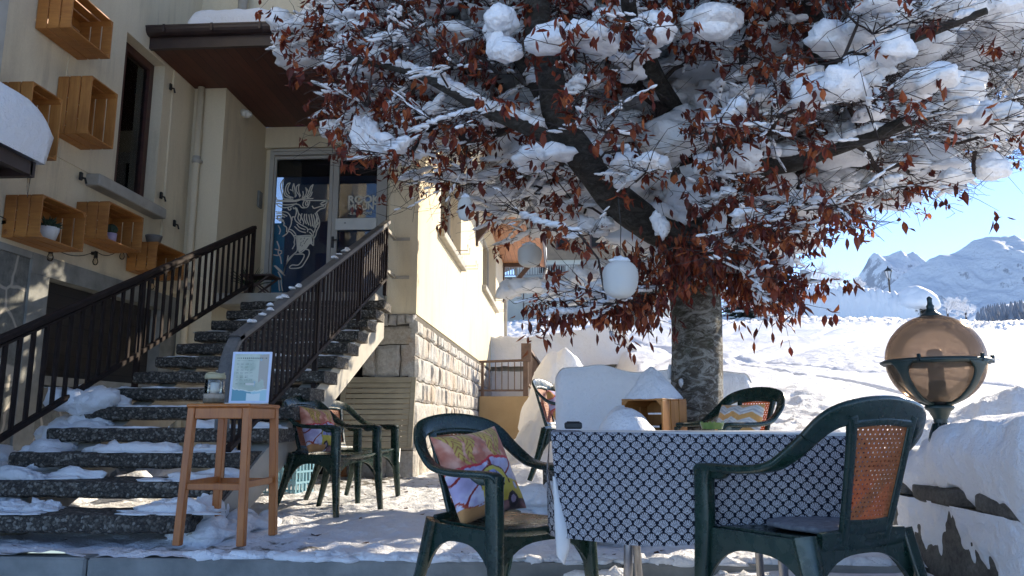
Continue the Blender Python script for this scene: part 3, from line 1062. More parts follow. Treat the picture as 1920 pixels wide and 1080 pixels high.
# entrance
D = MB()
yd0, yd1 = 10.43, 10.50
D.box((-4.118, yd0 - .03, 2.33), (-4.06, yd1, 4.655)); D.box((-4.06, yd0 - .03, 4.57), (-2.405, yd1, 4.655)); D.box((-2.50, yd0 - .03, 2.33), (-2.405, yd1, 4.57))
D.box((-4.08, yd0 - .06, 4.62), (-2.41, yd0 - .031, 4.65))
dof = bpart(D, 'entrance_frame', M['doorframe'])
D = MB()
D.box((-4.058, yd0, 2.36), (-4.03, yd1 - .02, 4.56)); D.box((-3.245, yd0, 2.36), (-3.195, yd1 - .02, 4.56)); D.box((-4.03, yd0, 4.52), (-3.245, yd1 - .02, 4.56)); D.box((-4.03, yd0, 2.36), (-3.245, yd1 - .02, 2.42))
d1 = bpart(D, 'fixed_glass_panel', M['doorframe'])
mb = MB(); mb.box((-4.03, 10.46, 2.42), (-3.245, 10.466, 4.52)); bpart(mb, 'pane', M['glass'], parent=d1)
D = MB()
D.box((-3.19, yd0, 2.36), (-3.11, yd1 - .02, 4.56)); D.box((-2.56, yd0, 2.36), (-2.505, yd1 - .02, 4.56)); D.box((-3.11, yd0, 4.49), (-2.56, yd1 - .02, 4.56)); D.box((-3.11, yd0, 2.36), (-2.56, yd1 - .02, 2.5))
d2 = bpart(D, 'door', M['doorframe'])
mb = MB(); mb.box((-3.11, 10.46, 2.5), (-2.56, 10.466, 4.49)); bpart(mb, 'pane', M['glass'], parent=d2)
mb = MB(); mb.box((-3.13, 10.40, 3.45), (-2.54, 10.43, 3.62), bev=.006); bpart(mb, 'push_plate', M['whiteplastic'], parent=d2)
mb = MB(); mb.lathe([(.014, 0), (.014, .01), (.008, .012)], (0, 0, 0), 12); mb.v = [v @ np.array([[1, 0, 0], [0, 0, 1], [0, -1, 0]]) for v in mb.v]; mb.v = [v * np.array([1, -1, 1]) + np.array([-2.99, 10.40, 3.55]) for v in mb.v]; bpart(mb, 'lock', M['steel'], parent=d2)
mb = MB(); mb.tube([(-3.16, 10.42, 3.3), (-3.16, 10.38, 3.3), (-3.09, 10.37, 3.3)], .009, 8); mb.box((-3.18, 10.41, 3.2), (-3.145, 10.428, 3.36)); bpart(mb, 'door_handle', M['black'], parent=d2)
# inside the glass
mb = MB(); mb.box((-4.11, 10.95, 2.3), (-2.41, 11.0, 4.7)); bpart(mb, 'interior_wall', simple('dark_blue_interior', (.018, .06, .14), (.010, .035, .09), 2, .7))
mb = MB(); mb.box((-4.10, 10.62, 2.42), (-3.93, 10.64, 3.62)); bpart(mb, 'lit_blue_panel', simple('lit_cyan', (.02, .34, .62), (.03, .5, .75), 5, .6))  # panel inside the glass, its lit look put into the cyan colour
mb = MB(); mb.box((-4.08, 10.56, 4.30), (-2.41, 10.60, 4.69)); bpart(mb, 'ceiling_board', M['dark'])
mb = MB(); mb.box((-3.86, 10.6, 2.35), (-3.6, 10.7, 2.62), bev=.02); bpart(mb, 'dark_red_box', simple('dark_red_cloth', (.18, .015, .015), None, 9, .8))
# a wall stripe lit in the depth of the room (pale)
# small blinds and letters

# drawn stag on the left glass panel: outline strokes
def stag():
    S = [
        # antlers
        [(150, 75), (125, 110), (122, 150), (135, 200), (150, 245), (200, 250), (235, 250)],
        [(150, 75), (140, 105), (140, 150), (155, 200), (170, 225), (215, 240)],
        [(208, 105), (180, 120), (165, 160), (172, 200), (200, 225), (235, 238)], [(208, 105), (190, 140), (185, 170), (200, 205)],
        [(238, 112), (228, 150), (235, 190), (255, 230)], [(238, 112), (245, 150), (252, 190), (262, 225)],
        [(288, 118), (262, 140), (262, 180), (285, 215), (290, 235)], [(288, 118), (280, 150), (285, 190), (300, 225)],
        [(205, 165), (235, 185), (250, 235)], [(318, 180), (322, 210), (312, 240)],
        [(345, 150), (350, 190), (335, 225), (310, 245)], [(410, 120), (385, 145), (375, 180), (350, 225), (320, 245)], [(410, 120), (398, 155), (380, 205), (352, 235)],
        [(340, 148), (360, 170), (368, 190)], [(402, 185), (385, 225), (355, 240)],
        # brow, nose, jaw
        [(85, 235), (90, 255), (140, 262), (240, 262), (300, 250), (410, 245)], [(75, 268), (240, 272), (300, 255), (330, 258), (375, 262), (540, 262)],
        [(540, 262), (520, 290), (495, 300), (470, 290)], [(540, 262), (505, 272), (480, 285)], [(520, 300), (512, 325), (470, 340), (435, 370)],
        [(400, 310), (415, 330), (440, 325), (480, 312), (505, 310)],
        # ear
        [(80, 285), (110, 315), (160, 325), (215, 315), (250, 295), (285, 300), (310, 325), (350, 325)], [(90, 285), (160, 300), (235, 295), (265, 285)],
        # glasses / eye
        [(330, 262), (318, 300), (335, 322), (360, 318), (375, 285), (378, 262)], [(345, 272), (342, 300), (358, 300), (362, 275), (345, 272)],
        [(185, 325), (195, 345), (212, 342), (212, 325)], [(232, 322), (238, 335), (250, 330)],
        # mane tufts
        [(250, 320), (262, 360), (250, 410)], [(262, 325), (280, 380), (275, 420), (300, 460)], [(280, 375), (300, 400), (296, 440)], [(310, 375), (305, 410), (325, 450), (320, 475)],
        [(335, 380), (330, 420), (350, 470)], [(350, 380), (352, 430), (372, 480)], [(370, 385), (378, 430), (390, 490)], [(390, 380), (400, 430), (405, 490)], [(408, 385), (420, 440), (415, 500)],
        [(425, 372), (440, 410), (432, 460), (440, 500)], [(440, 370), (455, 410), (465, 450), (460, 490), (440, 530), (430, 570), (412, 600)],
        [(455, 400), (445, 440), (450, 480)], [(430, 480), (425, 520), (415, 545)], [(465, 450), (440, 480)],
        [(245, 405), (225, 410), (222, 440)], [(245, 405), (255, 440), (300, 475), (355, 505), (360, 540)], [(265, 470), (290, 500), (340, 520)], [(245, 490), (290, 530), (345, 545)],
        [(360, 520), (385, 515), (410, 545), (405, 590)], [(375, 540), (395, 560), (412, 600)],
        # back, shoulder
        [(80, 360), (110, 365), (150, 360), (190, 375), (215, 420), (215, 470), (195, 515)], [(85, 380), (130, 378), (180, 400)], [(80, 400), (120, 395), (160, 410)], [(78, 420), (110, 420), (150, 440)],
        [(95, 400), (120, 402), (122, 430), (95, 430), (95, 400)], [(110, 440), (150, 450), (150, 480)], [(150, 480), (175, 500), (175, 540)], [(195, 515), (225, 525), (255, 560), (262, 600)], [(185, 530), (215, 545), (245, 590), (240, 640)],
        [(100, 480), (120, 520), (110, 560)], [(140, 580), (180, 550), (195, 515)], [(240, 570), (268, 575)], [(242, 590), (268, 592)],
        # chest patch and legs
        [(265, 575), (400, 575), (412, 660)], [(225, 690), (245, 650), (240, 620)], [(262, 600), (270, 680), (265, 710)], [(270, 640), (290, 720), (340, 690), (380, 640), (412, 660)],
        [(340, 690), (370, 700), (372, 740), (340, 800), (300, 850), (220, 860), (200, 850), (225, 830), (285, 825), (330, 740), (240, 735)],
        [(265, 710), (200, 770), (170, 830), (150, 900)], [(240, 735), (185, 800), (160, 860), (150, 900)], [(190, 745), (178, 800)],
        [(90, 620), (110, 680), (100, 720), (120, 760), (130, 820)], [(70, 690), (110, 700), (135, 710)], [(60, 740), (100, 745), (135, 720)], [(105, 960), (110, 1030), (115, 1060)], [(125, 940), (130, 1010), (140, 1060)],
        [(65, 835), (110, 880), (155, 920)], [(75, 835), (125, 880), (160, 925)], [(100, 890), (120, 930), (130, 960)]]
    mb = MB()
    for s in S:
        P = catmull(np.array([at(500 + x / 4.693, 320 + y / 4.693, 10.452) for x, y in s]), 4)
        T = np.gradient(P, axis=0); T /= np.linalg.norm(T, axis=1)[:, None] + 1e-9
        Nn = np.stack([-T[:, 2], np.zeros(len(T)), T[:, 0]], 1)
        w = .0076
        V = np.concatenate([P + Nn * w, P - Nn * w]); k = len(P)
        V = np.concatenate([V, V + np.array([0, .003, 0])])
        mb.add(V, [(i, i + 1, k + i + 1, k + i) for i in range(k - 1)] + [(2 * k + i, 3 * k + i, 3 * k + i + 1, 2 * k + i + 1) for i in range(k - 1)])
    # solid chest patch with a few flecks left open
    pts = [(268, 578), (395, 578), (405, 640), (375, 640), (340, 685), (290, 718), (270, 650)]
    P = np.array([at(500 + x / 4.693, 320 + y / 4.693, 10.4545) for x, y in pts]); mb.add(P, [tuple(range(len(P)))])
    o = bpart(mb, 'stag_drawing', M['stagline'], parent=d1)
    mb = MB()
    for x, y in ((300, 600), (330, 595), (320, 620), (350, 610), (360, 600), (300, 635), (330, 640), (310, 660), (295, 655), (340, 625)):
        P = np.array([at(500 + a / 4.693, 320 + b / 4.693, 10.4505) for a, b in ((x - 4, y + 8), (x + 2, y + 6), (x + 7, y - 8), (x + 2, y - 6))]); mb.add(P, [(0, 1, 2, 3)])
    bpart(mb, 'stag_flecks', M['dark'], parent=d1)


M['stagline'] = simple('cream_vinyl', (.78, .74, .62), (.68, .64, .54), 5, .6)
stag()


def text(name, body, x, z, y, size, mat, parent, off=0.0, shear=0.0, sx=1.0):
    c = bpy.data.curves.new(name, 'FONT'); c.body = body; c.size = size; c.offset = off; c.shear = shear; c.extrude = .001
    o = bpy.data.objects.new(name, c); sc.collection.objects.link(o)
    bpy.context.view_layer.update()
    me = bpy.data.meshes.new_from_object(o.evaluated_get(bpy.context.evaluated_depsgraph_get()))
    bpy.data.objects.remove(o)
    V = np.array([v.co[:] for v in me.vertices]); V2 = np.stack([V[:, 0] * sx + x, V[:, 2] + y, V[:, 1] + z], 1)
    mb = MB(); mb.add(V2, [tuple(p.vertices) for p in me.polygons])
    bpy.data.meshes.remove(me)
    return mb, name, mat, parent


for body, px, py, size, off, sh, sx in (("ROOKS", 652, 381, .155, .006, 0, 1.0), ("MOUNTA", 652, 393.5, .125, .005, 0, .98), ("-Bar, Food", 652, 402.5, .075, .001, .25, 1.05)):
    p = at(px, py, 10.45)
    mb, nm, mt_, pr = text('lettering', body, p[0], p[2], 10.45, size, M['stagline'], d2, off, sh, sx)
    bpart(mb, 'lettering', M['stagline'], parent=d2)

# basement door recess under the landing, its shade painted as a near-black wall
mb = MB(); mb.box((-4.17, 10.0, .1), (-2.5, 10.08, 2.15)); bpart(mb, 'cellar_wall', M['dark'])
mb = MB(); mb.box((-2.74, 9.75, .12), (-2.66, 9.83, 1.95)); bpart(mb, 'cellar_door_post', simple('orange_door_wood', (.42, .16, .05), (.28, .1, .035), 9, .6))
# small fittings on the walls
for y, z in ((8.37, 4.70), (8.35, 3.36), (8.7, 3.12), (6.87, 3.11), (6.72, 3.45)):
    mb = MB(); mb.box((FX + .02, y - .02, z - .03), (FX + .045, y + .02, z + .05), bev=.006); mb.tube([(FX + .02, y, z), (FX + .07, y + .01, z - .01), (FX + .08, y + .02, z - .06)], .011, 6)
    bpart(mb, 'shutter_hook', M['black'])
mb = MB(); mb.tube([(-4.17, 9.5, 5.10 - .25), (-4.10, 9.48, 5.06 - .25)], [.05, .055], 12); lump(mb, (-4.08, 9.48, 4.81), (.05, .05, .05), 2, 0, 1, 1)
o = mb.build('security_camera', M['whiteplastic'], None, True); tag(o, 'small white dome camera on porch wall below the soffit', 'camera')
mb = MB(); mb.box((-4.18, 10.16, 3.74), (-4.15, 10.30, 3.98), bev=.01); bpart(mb, 'meter_box', M['concrete'])

# downpipes
dp = empty('downpipe', (-4.47, 8.93, 2), 'cream downpipe running up the corner beside the porch', 'pipe')
mb = MB(); mb.tube([(0, 0, -2), (0, 0, 2.95)], .042, 14); mb.build('pipe', M['stucco'], dp, True)
for z in (.35, 1.95):
    mb = MB(); mb.tube([(0, 0, z), (0, 0, z + .09)], .05, 14); mb.box((-.055, -.01, z + .02), (.055, .06, z + .05)); mb.build('bracket', M['concrete_lt'], dp, True)
mb = MB(); mb.tube([(-3.98, 8.86, 5.2), (-3.98, 8.9, 8)], .06, 12); o = mb.build('upper_downpipe', M['concrete_lt'], None, True); tag(o, 'pale downpipe on the wall above the porch roof', 'pipe')

# ------------------------------------------------------------------ stairs
st = empty('outdoor_staircase', (-2.85, 4.4, .12), 'outdoor staircase of dark pebbled concrete treads dusted with snow', 'stairs')
sO = np.array([-2.85, 4.4, .12])


def spart(mb, name, mat, smooth=False):
    mb.v = [v - sO for v in mb.v]
    return mb.build(name, mat, st, smooth)


XL, XR = -3.68, -2.0
TZ = lambda n: .12 + .1579 * n
TY = lambda n: 4.36 + .357 * (n - 1)
for n in range(1, 14):
    mb = MB(); z = TZ(n); y = TY(n); XR = -2.09 if n < 4 else -2.0
    # slab with chipped rounded nose
    nx = 70; prof = [(0.0, -.085), (-.0, -.03), (.012, -.006), (.03, 0), (.2, 0), (.40, 0), (.40, -.1), (.2, -.1), (.02, -.1)]
    V = []
    for i in range(nx):
        x = XL + (XR - XL) * i / (nx - 1)
        for (a, b) in prof: V.append((x, y + a, z + b))
    V = np.array(V)
    V[:, 1] += .010 * fbm(V * 9, 1, 3, n); V[:, 2] += .006 * fbm(V * 8 + 5, 1, 3, n)
    k = len(prof)
    Fc = [(i * k + j, i * k + (j + 1) % k, (i + 1) * k + (j + 1) % k, (i + 1) * k + j) for i in range(nx - 1) for j in range(k)]
    Fc += [tuple(range(k - 1, -1, -1)), tuple(range((nx - 1) * k, nx * k))]
    Fc = [f[::-1] for f in Fc]
    mb.add(V, Fc); spart(mb, 'tread', M['aggregate'])
# landing
mb = MB(); mb.box((-4.17, 9.0, 2.19), (-2.2, 9.598, 2.33), bev=.01); mb.box((-4.17, 9.6, 2.19), (-2.46, 10.415, 2.33)); spart(mb, 'landing', M['concrete_lt'])
# two sloping stringers
for x in (-3.42, -2.15):
    mb = MB()
    s0, s1 = (TY(1) + .12, TZ(1) - .105), (9.0, 2.33 - .16)
    th = .40
    V = []
    for xx in (x - .08, x + .08):
        V += [(xx, s0[0] - .0, s0[1]), (xx, s1[0], s1[1]), (xx, s1[0], s1[1] - th), (xx, s0[0] + .38, .08), (xx, s0[0], .08)]
    mb.add(V, [(4, 3, 2, 1, 0), (5, 6, 7, 8, 9), (0, 1, 6, 5), (1, 2, 7, 6), (2, 3, 8, 7), (3, 4, 9, 8), (4, 0, 5, 9)])
    spart(mb, 'stringer', M['concrete_lt'])
# snow lying on the treads
for n in range(1, 13):
    mb = MB(); z = TZ(n); y = TY(n)
    cnt = {1: 22, 2: 24, 3: 20, 4: 20, 5: 20, 6: 14, 7: 14, 8: 12, 9: 8, 10: 6, 11: 4, 12: 3}[n]
    x = XL
    for k in range(cnt):
        cx = rng.uniform(XL + .05, XR - .1)
        if n > 6: cx = rng.uniform(-3.0, -2.2)
        if vn(np.array([[cx * 1.8, n * 1.37, 0]]), 4)[0] < -.25: continue
        lump(mb, (cx, y + rng.uniform(.14, .34), z - .005), (rng.uniform(.06, .20), rng.uniform(.04, .09), rng.uniform(.02, .065) * (1.2 if n < 6 else .6)), 3, .35, 2.2, .05, n * 50 + k)
    # thin dusting on the nose
    for k in range(40):
        cx = rng.uniform(XL, XR)
        if vn(np.array([[cx * 2.5, n * 3.1, 0]]), 14)[0] < .05: continue
        lump(mb, (cx, y + rng.uniform(.02, .2), z), (rng.uniform(.03, .12), rng.uniform(.02, .05), rng.uniform(.006, .014)), 2, .35, 2.2, .1, n * 70 + k)
    spart(mb, 'tread_snow', M['snow'], True)
# snow ramp on the left side of the flight, under the left railing
mb = MB()
for k in range(46):
    t = rng.uniform(0, 1); y = 4.25 + t * 2.1
    z = .12 + max(0, (y - 4.36)) * .442
    x = rng.uniform(-3.98, -3.55 - .0)
    if y < 5.5: x = rng.uniform(-4.1, -3.45)
    s = rng.uniform(.08, .17)
    lump(mb, (x, y, z + rng.uniform(-.05, .05)), (s, s * 1.2, s * .7), 3, .28, 1.6, .8, 900 + k)
for k in range(12):
    lump(mb, (rng.uniform(-3.85, -3.48), rng.uniform(5.75, 6.15), TZ(5) + rng.uniform(0, .1)), (.14, .14, .1), 3, .3, 1.6, .8, 990 + k)
o = mb.build('snow_heap', M['snow'], None, True); tag(o, 'lumpy snow piled along the left edge of the stairs', 'snow heap')
mb = MB()
for k in range(30):
    lump(mb, (rng.uniform(-2.22, -1.98), rng.uniform(4.5, 5.3), .12 + rng.uniform(0, .04)), (rng.uniform(.06, .13),) * 2 + (rng.uniform(.05, .11),), 3, .3, 1.7, .5, 1200 + k)
for k in range(6):
    lump(mb, (rng.uniform(-2.2, -2.08), rng.uniform(4.65, 4.9), .2 + rng.uniform(0, .06)), (.08, .08, .10), 3, .3, 1.7, .6, 1250 + k)
o = mb.build('snow_heap', M['snow'], None, True); tag(o, 'small snow pile behind the stool at the foot of the stairs', 'snow heap')
mb = MB()
for k in range(50):
    lump(mb, (rng.uniform(-6.2, -3.95), rng.uniform(4.2, 8.5), .12), (rng.uniform(.2, .4), rng.uniform(.2, .4), rng.uniform(.06, .22)), 3, .25, 1.6, .5, 1300 + k)
o = mb.build('snow_heap', M['snow'], None, True); tag(o, 'snow lying below the stone clad wall left of the railing', 'snow heap')


# railings
def railing(name, X, Ya, Za, Yb, Zb, label, hw, hmat, drop, bars0, posts, spacing=.125, bend=False):
    r = empty(name, (X, Ya, Za - drop), label, 'railing', 'stair railings')
    O = np.array([X, Ya, Za - drop])
    def rp(mb, nm, mat, smooth=False):
        mb.v = [v - O for v in mb.v]; return mb.build(nm, mat, r, smooth)
    f = lambda y: Za + (Zb - Za) * (y - Ya) / (Yb - Ya)
    mb = MB()
    if bend:
        P = [(X, Yb, f(Yb)), (X, Yb - 1, f(Yb - 1)), (X, Ya + .35, f(Ya + .35)), (X, Ya + .12, f(Ya + .12)), (X, Ya + .01, f(Ya) - .05), (X, Ya - .05, f(Ya) - .18), (X, Ya - .055, f(Ya) - .35), (X, Ya - .05, Za - .55)]
        rows = [(*p, 1, 0, 0, hw, .05) for p in P]
        sweep(mb, rows, 4, 12, 5)
    else:
        mb.beam((X, Ya, f(Ya)), (X, Yb, f(Yb)), hw, .05, bev=.01)
    rp(mb, 'handrail', hmat)
    mb = MB(); mb.beam((X, Ya + .05, f(Ya + .05) - drop), (X, Yb, f(Yb) - drop), .045, .04, bev=.005); mb.beam((X, Ya + .1, f(Ya + .1) - .045), (X, Yb, f(Yb) - .045), .035, .018)
    rp(mb, 'bottom_rail', M['railpaint'])
    y = Ya + bars0
    while y < Yb - .02:
        mb = MB(); mb.box((X - .008, y - .019, f(y) - drop + .01), (X + .008, y + .019, f(y) - .03)); rp(mb, 'bar', M['railpaint'])
        y += spacing
    for (y, zb, ztop) in posts:
        mb = MB(); mb.box((X - .022, y - .022, zb), (X + .022, y + .022, f(y) - .02 if ztop is None else ztop), bev=.004); rp(mb, 'post', M['railpaint'])
    return r, O


zl = lambda y: 1.32 + (3.16 - 1.32) * (y - 4.9) / (9.08 - 4.9)
railing('stair_railing', -3.74, 4.0, zl(4.0), 9.08, zl(9.08), 'left stair railing with dark brown bars in front of the basement opening', .06, M['railpaint'], .70, .06, [(4.02, .1, None), (6.65, .9, None), (9.06, 2.3, None)], .135)
zr = lambda y: 1.30 + (3.20 - 1.30) * (y - 4.82) / (9.11 - 4.82)
rr, rO = railing('stair_railing', -2.1, 4.82, zr(4.82), 9.16, zr(9.16), 'right stair railing whose grey handrail bends down at its lower end', .085, M['handrail'], .70, .12, [(4.78, .14, .78), (6.55, .75, None), (7.95, 1.45, None), (9.12, 2.3, None)], .105, True)
for z in (3.10, 2.60):
    mb = MB(); mb.box((-2.12, 9.12, z), (-2.08, 9.588, z + .04)); mb.box((-2.12, 9.588, z - .01), (-1.90, 9.598, z + .03))
    mb.v = [v - rO for v in mb.v]; mb.build('wall_anchor', M['concrete_lt'], rr)
mb = MB()
for k in range(70):
    y = rng.choice([rng.uniform(6.6, 9.0), rng.uniform(5.0, 6.3)], p=[.85, .15])
    if vn(np.array([[y * 2.2, 0, 0]]), 44)[0] < .0: continue
    lump(mb, (-2.1 + rng.uniform(-.03, .02), y, zr(y) + .028), (.025, rng.uniform(.03, .07), rng.uniform(.012, .025)), 2, .3, 2, .3, k)
mb.v = [v - rO for v in mb.v]; mb.build('handrail_snow', M['snow'], rr, True)

# little folding table and plant on the landing
t = empty('side_table', (-3.70, 9.25, 2.33), 'small dark folding side table at the top of the stairs', 'table')
mb = MB()
for k in range(5): mb.box((-.2, -.16 + k * .066, .23), (.2, -.105 + k * .066, .25))
mb.build('tabletop', M['brownwood'], t)
for s in (-1, 1):
    for q in (-1, 1):
        mb = MB(); mb.beam((-.15 * q, .14 * s, .0), (.15 * q, .14 * s + .02 * q, .232), .03, .02); mb.build('leg', M['brownwood'], t)
t = empty('potted_plant', (-3.88, 9.35, 2.33), 'sprig of dark evergreen in a pot beside the entrance', 'plant')
mb = MB(); mb.lathe([(.05, 0), (.075, .14), (.08, .15), (.065, .15), (.06, .1)], n=16); mb.build('pot', M['greypot'], t, True)
mb = MB()
for k in range(60):
    a = rng.uniform(0, 6.28); e = rng.uniform(.3, 1.3); L = rng.uniform(.15, .38)
    d = np.array([math.cos(a) * math.cos(e), math.sin(a) * math.cos(e), math.sin(e)])
    mb.tube([np.array([0, 0, .13]), np.array([0, 0, .13]) + d * L * .6, np.array([0, 0, .11]) + d * L], [.004, .006, .001], 4)
mb.build('foliage', M['plant'], t)

# ------------------------------------------------------------------ wooden crates
def crate_mesh(w, h, d, back=True):
    """open crate: width w (x), height h (z), depth d (y, opening at -y). returns MB list by part"""
    slats_mb, frame_mb = MB(), []
    th = .012
    def slat(p, q): slats_mb.box(p, q, bev=.002)
    # four long sides made of three slats each: slats run along the depth?  run along the longer rim
    for side in ('bottom', 'top'):
        z = 0 if side == 'bottom' else h - th
        n = 3; ww = (d - .012 * (n - 1)) / n
        for k in range(n): slat((-w / 2, k * (ww + .012), z), (w / 2, k * (ww + .012) + ww, z + th))
    for sx in (-1, 1):
        n = 3; ww = (d - .012 * (n - 1)) / n
        x0 = sx * w / 2; x1 = sx * (w / 2 - th)
        for k in range(n): slat((min(x0, x1) + (.0 if 1 else 0), k * (ww + .012), th + .001), (max(x0, x1), k * (ww + .012) + ww, h - th - .001))
    n = 4; hh = (h - 2 * th - .012 * (n - 1)) / n
    for k in range(n): slat((-w / 2 + th + .001, d - th, th + k * (hh + .012)), (w / 2 - th - .001, d - .001, th + k * (hh + .012) + hh))
    # triangular corner battens
    for sx in (-1, 1):
        for (za, zb, s2) in ((th, 1, 1), (h - th, 1, -1)):
            x = sx * (w / 2 - th - .001); c = .035
            z = za + .001 * s2
            V = []
            for y in (.004, d - th - .002): V += [(x, y, z), (x - sx * c, y, z), (x, y, z + s2 * c)]
            fm = MB(); fm.add(V, [(0, 1, 2), (3, 5, 4), (0, 3, 4, 1), (1, 4, 5, 2), (2, 5, 3, 0)]); frame_mb.append(fm)
    return slats_mb, frame_mb


def place_crate(w, h, d, loc, rz, label, group='wooden crates hung as shelves on the wall', tilt=0):
    r = empty('wooden_crate', loc, label, 'crate', group, rz)
    s, f = crate_mesh(w, h, d)
    s.build('slats', M['crate'] if h > w else M['crate_h'], r); [q.build('corner_batten', M['crate_h'], r) for q in f]
    return r


CR = [
    (6.07, 6.68, 4.22, 4.60, 'topmost wooden crate on the wall, cut by the top of the picture'),
    (6.44, 6.86, 3.38, 3.94, 'upright wooden crate on the wall closest to the tall window'),
    (5.69, 6.07, 2.99, 3.54, 'upright wooden crate half hidden behind the snowy canopy'),
    (5.95, 6.55, 2.30, 2.66, 'wooden wall crate holding a white pot, lowest at the left'),
    (6.88, 7.50, 2.50, 2.87, 'wooden wall crate under the sill holding a round cactus'),
    (7.80, 8.42, 2.38, 2.69, 'lowest wooden wall crate with a grey pot on its top, behind the railing'),
]
for (ya, yb, za, zb, lab) in CR:
    place_crate(yb - ya, zb - za, .325, (FX + .335, (ya + yb) / 2, za), math.pi / 2, lab)
# pots in the crates
t = empty('flower_pot', (-4.38, 6.22, 2.313), 'white pot with a dark succulent inside the lower left crate', 'plant pot')
mb = MB(); mb.lathe([(.055, 0), (.085, .10), (.088, .13), (.075, .13), (.07, .11)], n=24); mb.build('pot', M['pot'], t, True)
mb = MB()
for k in range(60):
    a = rng.uniform(0, 6.28); e = rng.uniform(.1, 1.2); L = rng.uniform(.06, .13); d = np.array([math.cos(a) * math.cos(e), math.sin(a) * math.cos(e), math.sin(e)])
    mb.tube([np.array([0, 0, .12]), np.array([0, 0, .12]) + d * L * .5, np.array([0, 0, .12]) + d * L], [.012, .014, .002], 5)
mb.build('succulent', M['cactus'], t)
t = empty('cactus_pot', (-4.37, 7.12, 2.513), 'round cactus in a small lilac pot inside the crate under the sill', 'plant pot')
mb = MB(); mb.lathe([(.05, 0), (.055, .10), (.045, .10), (.04, .09)], n=20); mb.build('pot', M['purplepot'], t, True)
mb = MB(); V, Fc = ICO[4]; V = V.copy(); a = np.arctan2(V[:, 1], V[:, 0]); V *= (1 + .12 * np.cos(a * 12) * (1 - np.abs(V[:, 2])))[:, None]; mb.add(V * .055 + np.array([0, 0, .14]), Fc); mb.build('cactus', M['cactus'], t, True)
t = empty('stone_pot', (-4.42, 8.0, 2.692), 'grey bowl shaped pot on top of the lowest wall crate', 'plant pot')
mb = MB(); mb.lathe([(.06, 0), (.085, .09), (.09, .11), (.075, .11), (.06, .07)], n=20); mb.build('bowl', M['greypot'], t, True)
mb = MB(); lump(mb, (0, 0, .08), (.07, .07, .03), 2, .3, 2, .5, 3); mb.build('soil', M['dark'], t, True)

# festoon lights along the crate wall
fl = empty('string_lights', (FX + .03, 7, 2.4), 'string of black socketed light bulbs hanging under the wall crates', 'string lights')
fO = np.array([FX + .03, 7, 2.4])
nodes = [(5.2, 2.7), (5.97, 2.40), (6.54, 2.31), (7.21, 2.41), (7.66, 2.56), (8.3, 2.35), (8.9, 2.5)]
mb = MB(); P = []
for (a, b) in zip(nodes[:-1], nodes[1:]):
    for k in range(8):
        t_ = k / 8; P.append((FX + .035, a[0] + (b[0] - a[0]) * t_, a[1] + (b[1] - a[1]) * t_ + .05 - .07 * 4 * t_ * (1 - t_)))
mb.tube(np.array(P) - fO, .004, 5); mb.build('cable', M['black'], fl)
for (y, z) in nodes[1:-1]:
    mb = MB(); mb.tube(np.array([(FX + .04, y, z + .045), (FX + .04, y, z - .02)]) - fO, [.016, .02], 10); mb.box(np.array([FX, y - .02, z + .01]) - fO, np.array([FX + .04, y + .02, z + .04]) - fO); s = mb.build('socket', M['black'], fl, False)
    mb = MB(); mb.lathe([(.001, -.095), (.018, -.088), (.028, -.06), (.022, -.035), (.014, -.018)], np.array([FX + .04, y, z]) - fO, 14); mb.build('bulb', M['bulbglass'], s, True)

# snowy canopy cut by the left edge of the picture
cn = empty('small_canopy', (-4.3, 4.9, 2.6), 'brown eaved canopy with thick snow cap at the left edge', 'canopy')
cO = np.array([-4.3, 4.9, 2.6])
mb = MB(); mb.box((-.9, -1.0, .02), (.42, .28, .06)); mb.box((.42, -1.02, -.03), (.47, .30, .07)); mb.box((-.9, .28, -.04), (.47, .33, .075)); mb.build('roof_board', M['gutter'], cn)
mb = MB(); mb.box((-.9, -.9, -.06), (.25, .2, .018)); mb.build('rafter', M['brownwood'], cn)
mb = MB(); mb.lathe([(.12, -.3), (.10, 0)], (-.2, 0, 0), 4)
mb = MB(); P2, Fc = snow_slab(-1.2, .52, -1.05, .36, .07, .48, 9, 60, 60, .26, .03, .1); mb.add(P2, Fc); mb.build('snow_cap', M['snow'], cn, True)
mb = MB(); mb.tube([(.42, .34, -.03), (.42, .34, -.1), (.425, .34, -.19)], [.012, .009, .001], 7); mb.build('icicle', M['bulbglass'], cn, True)

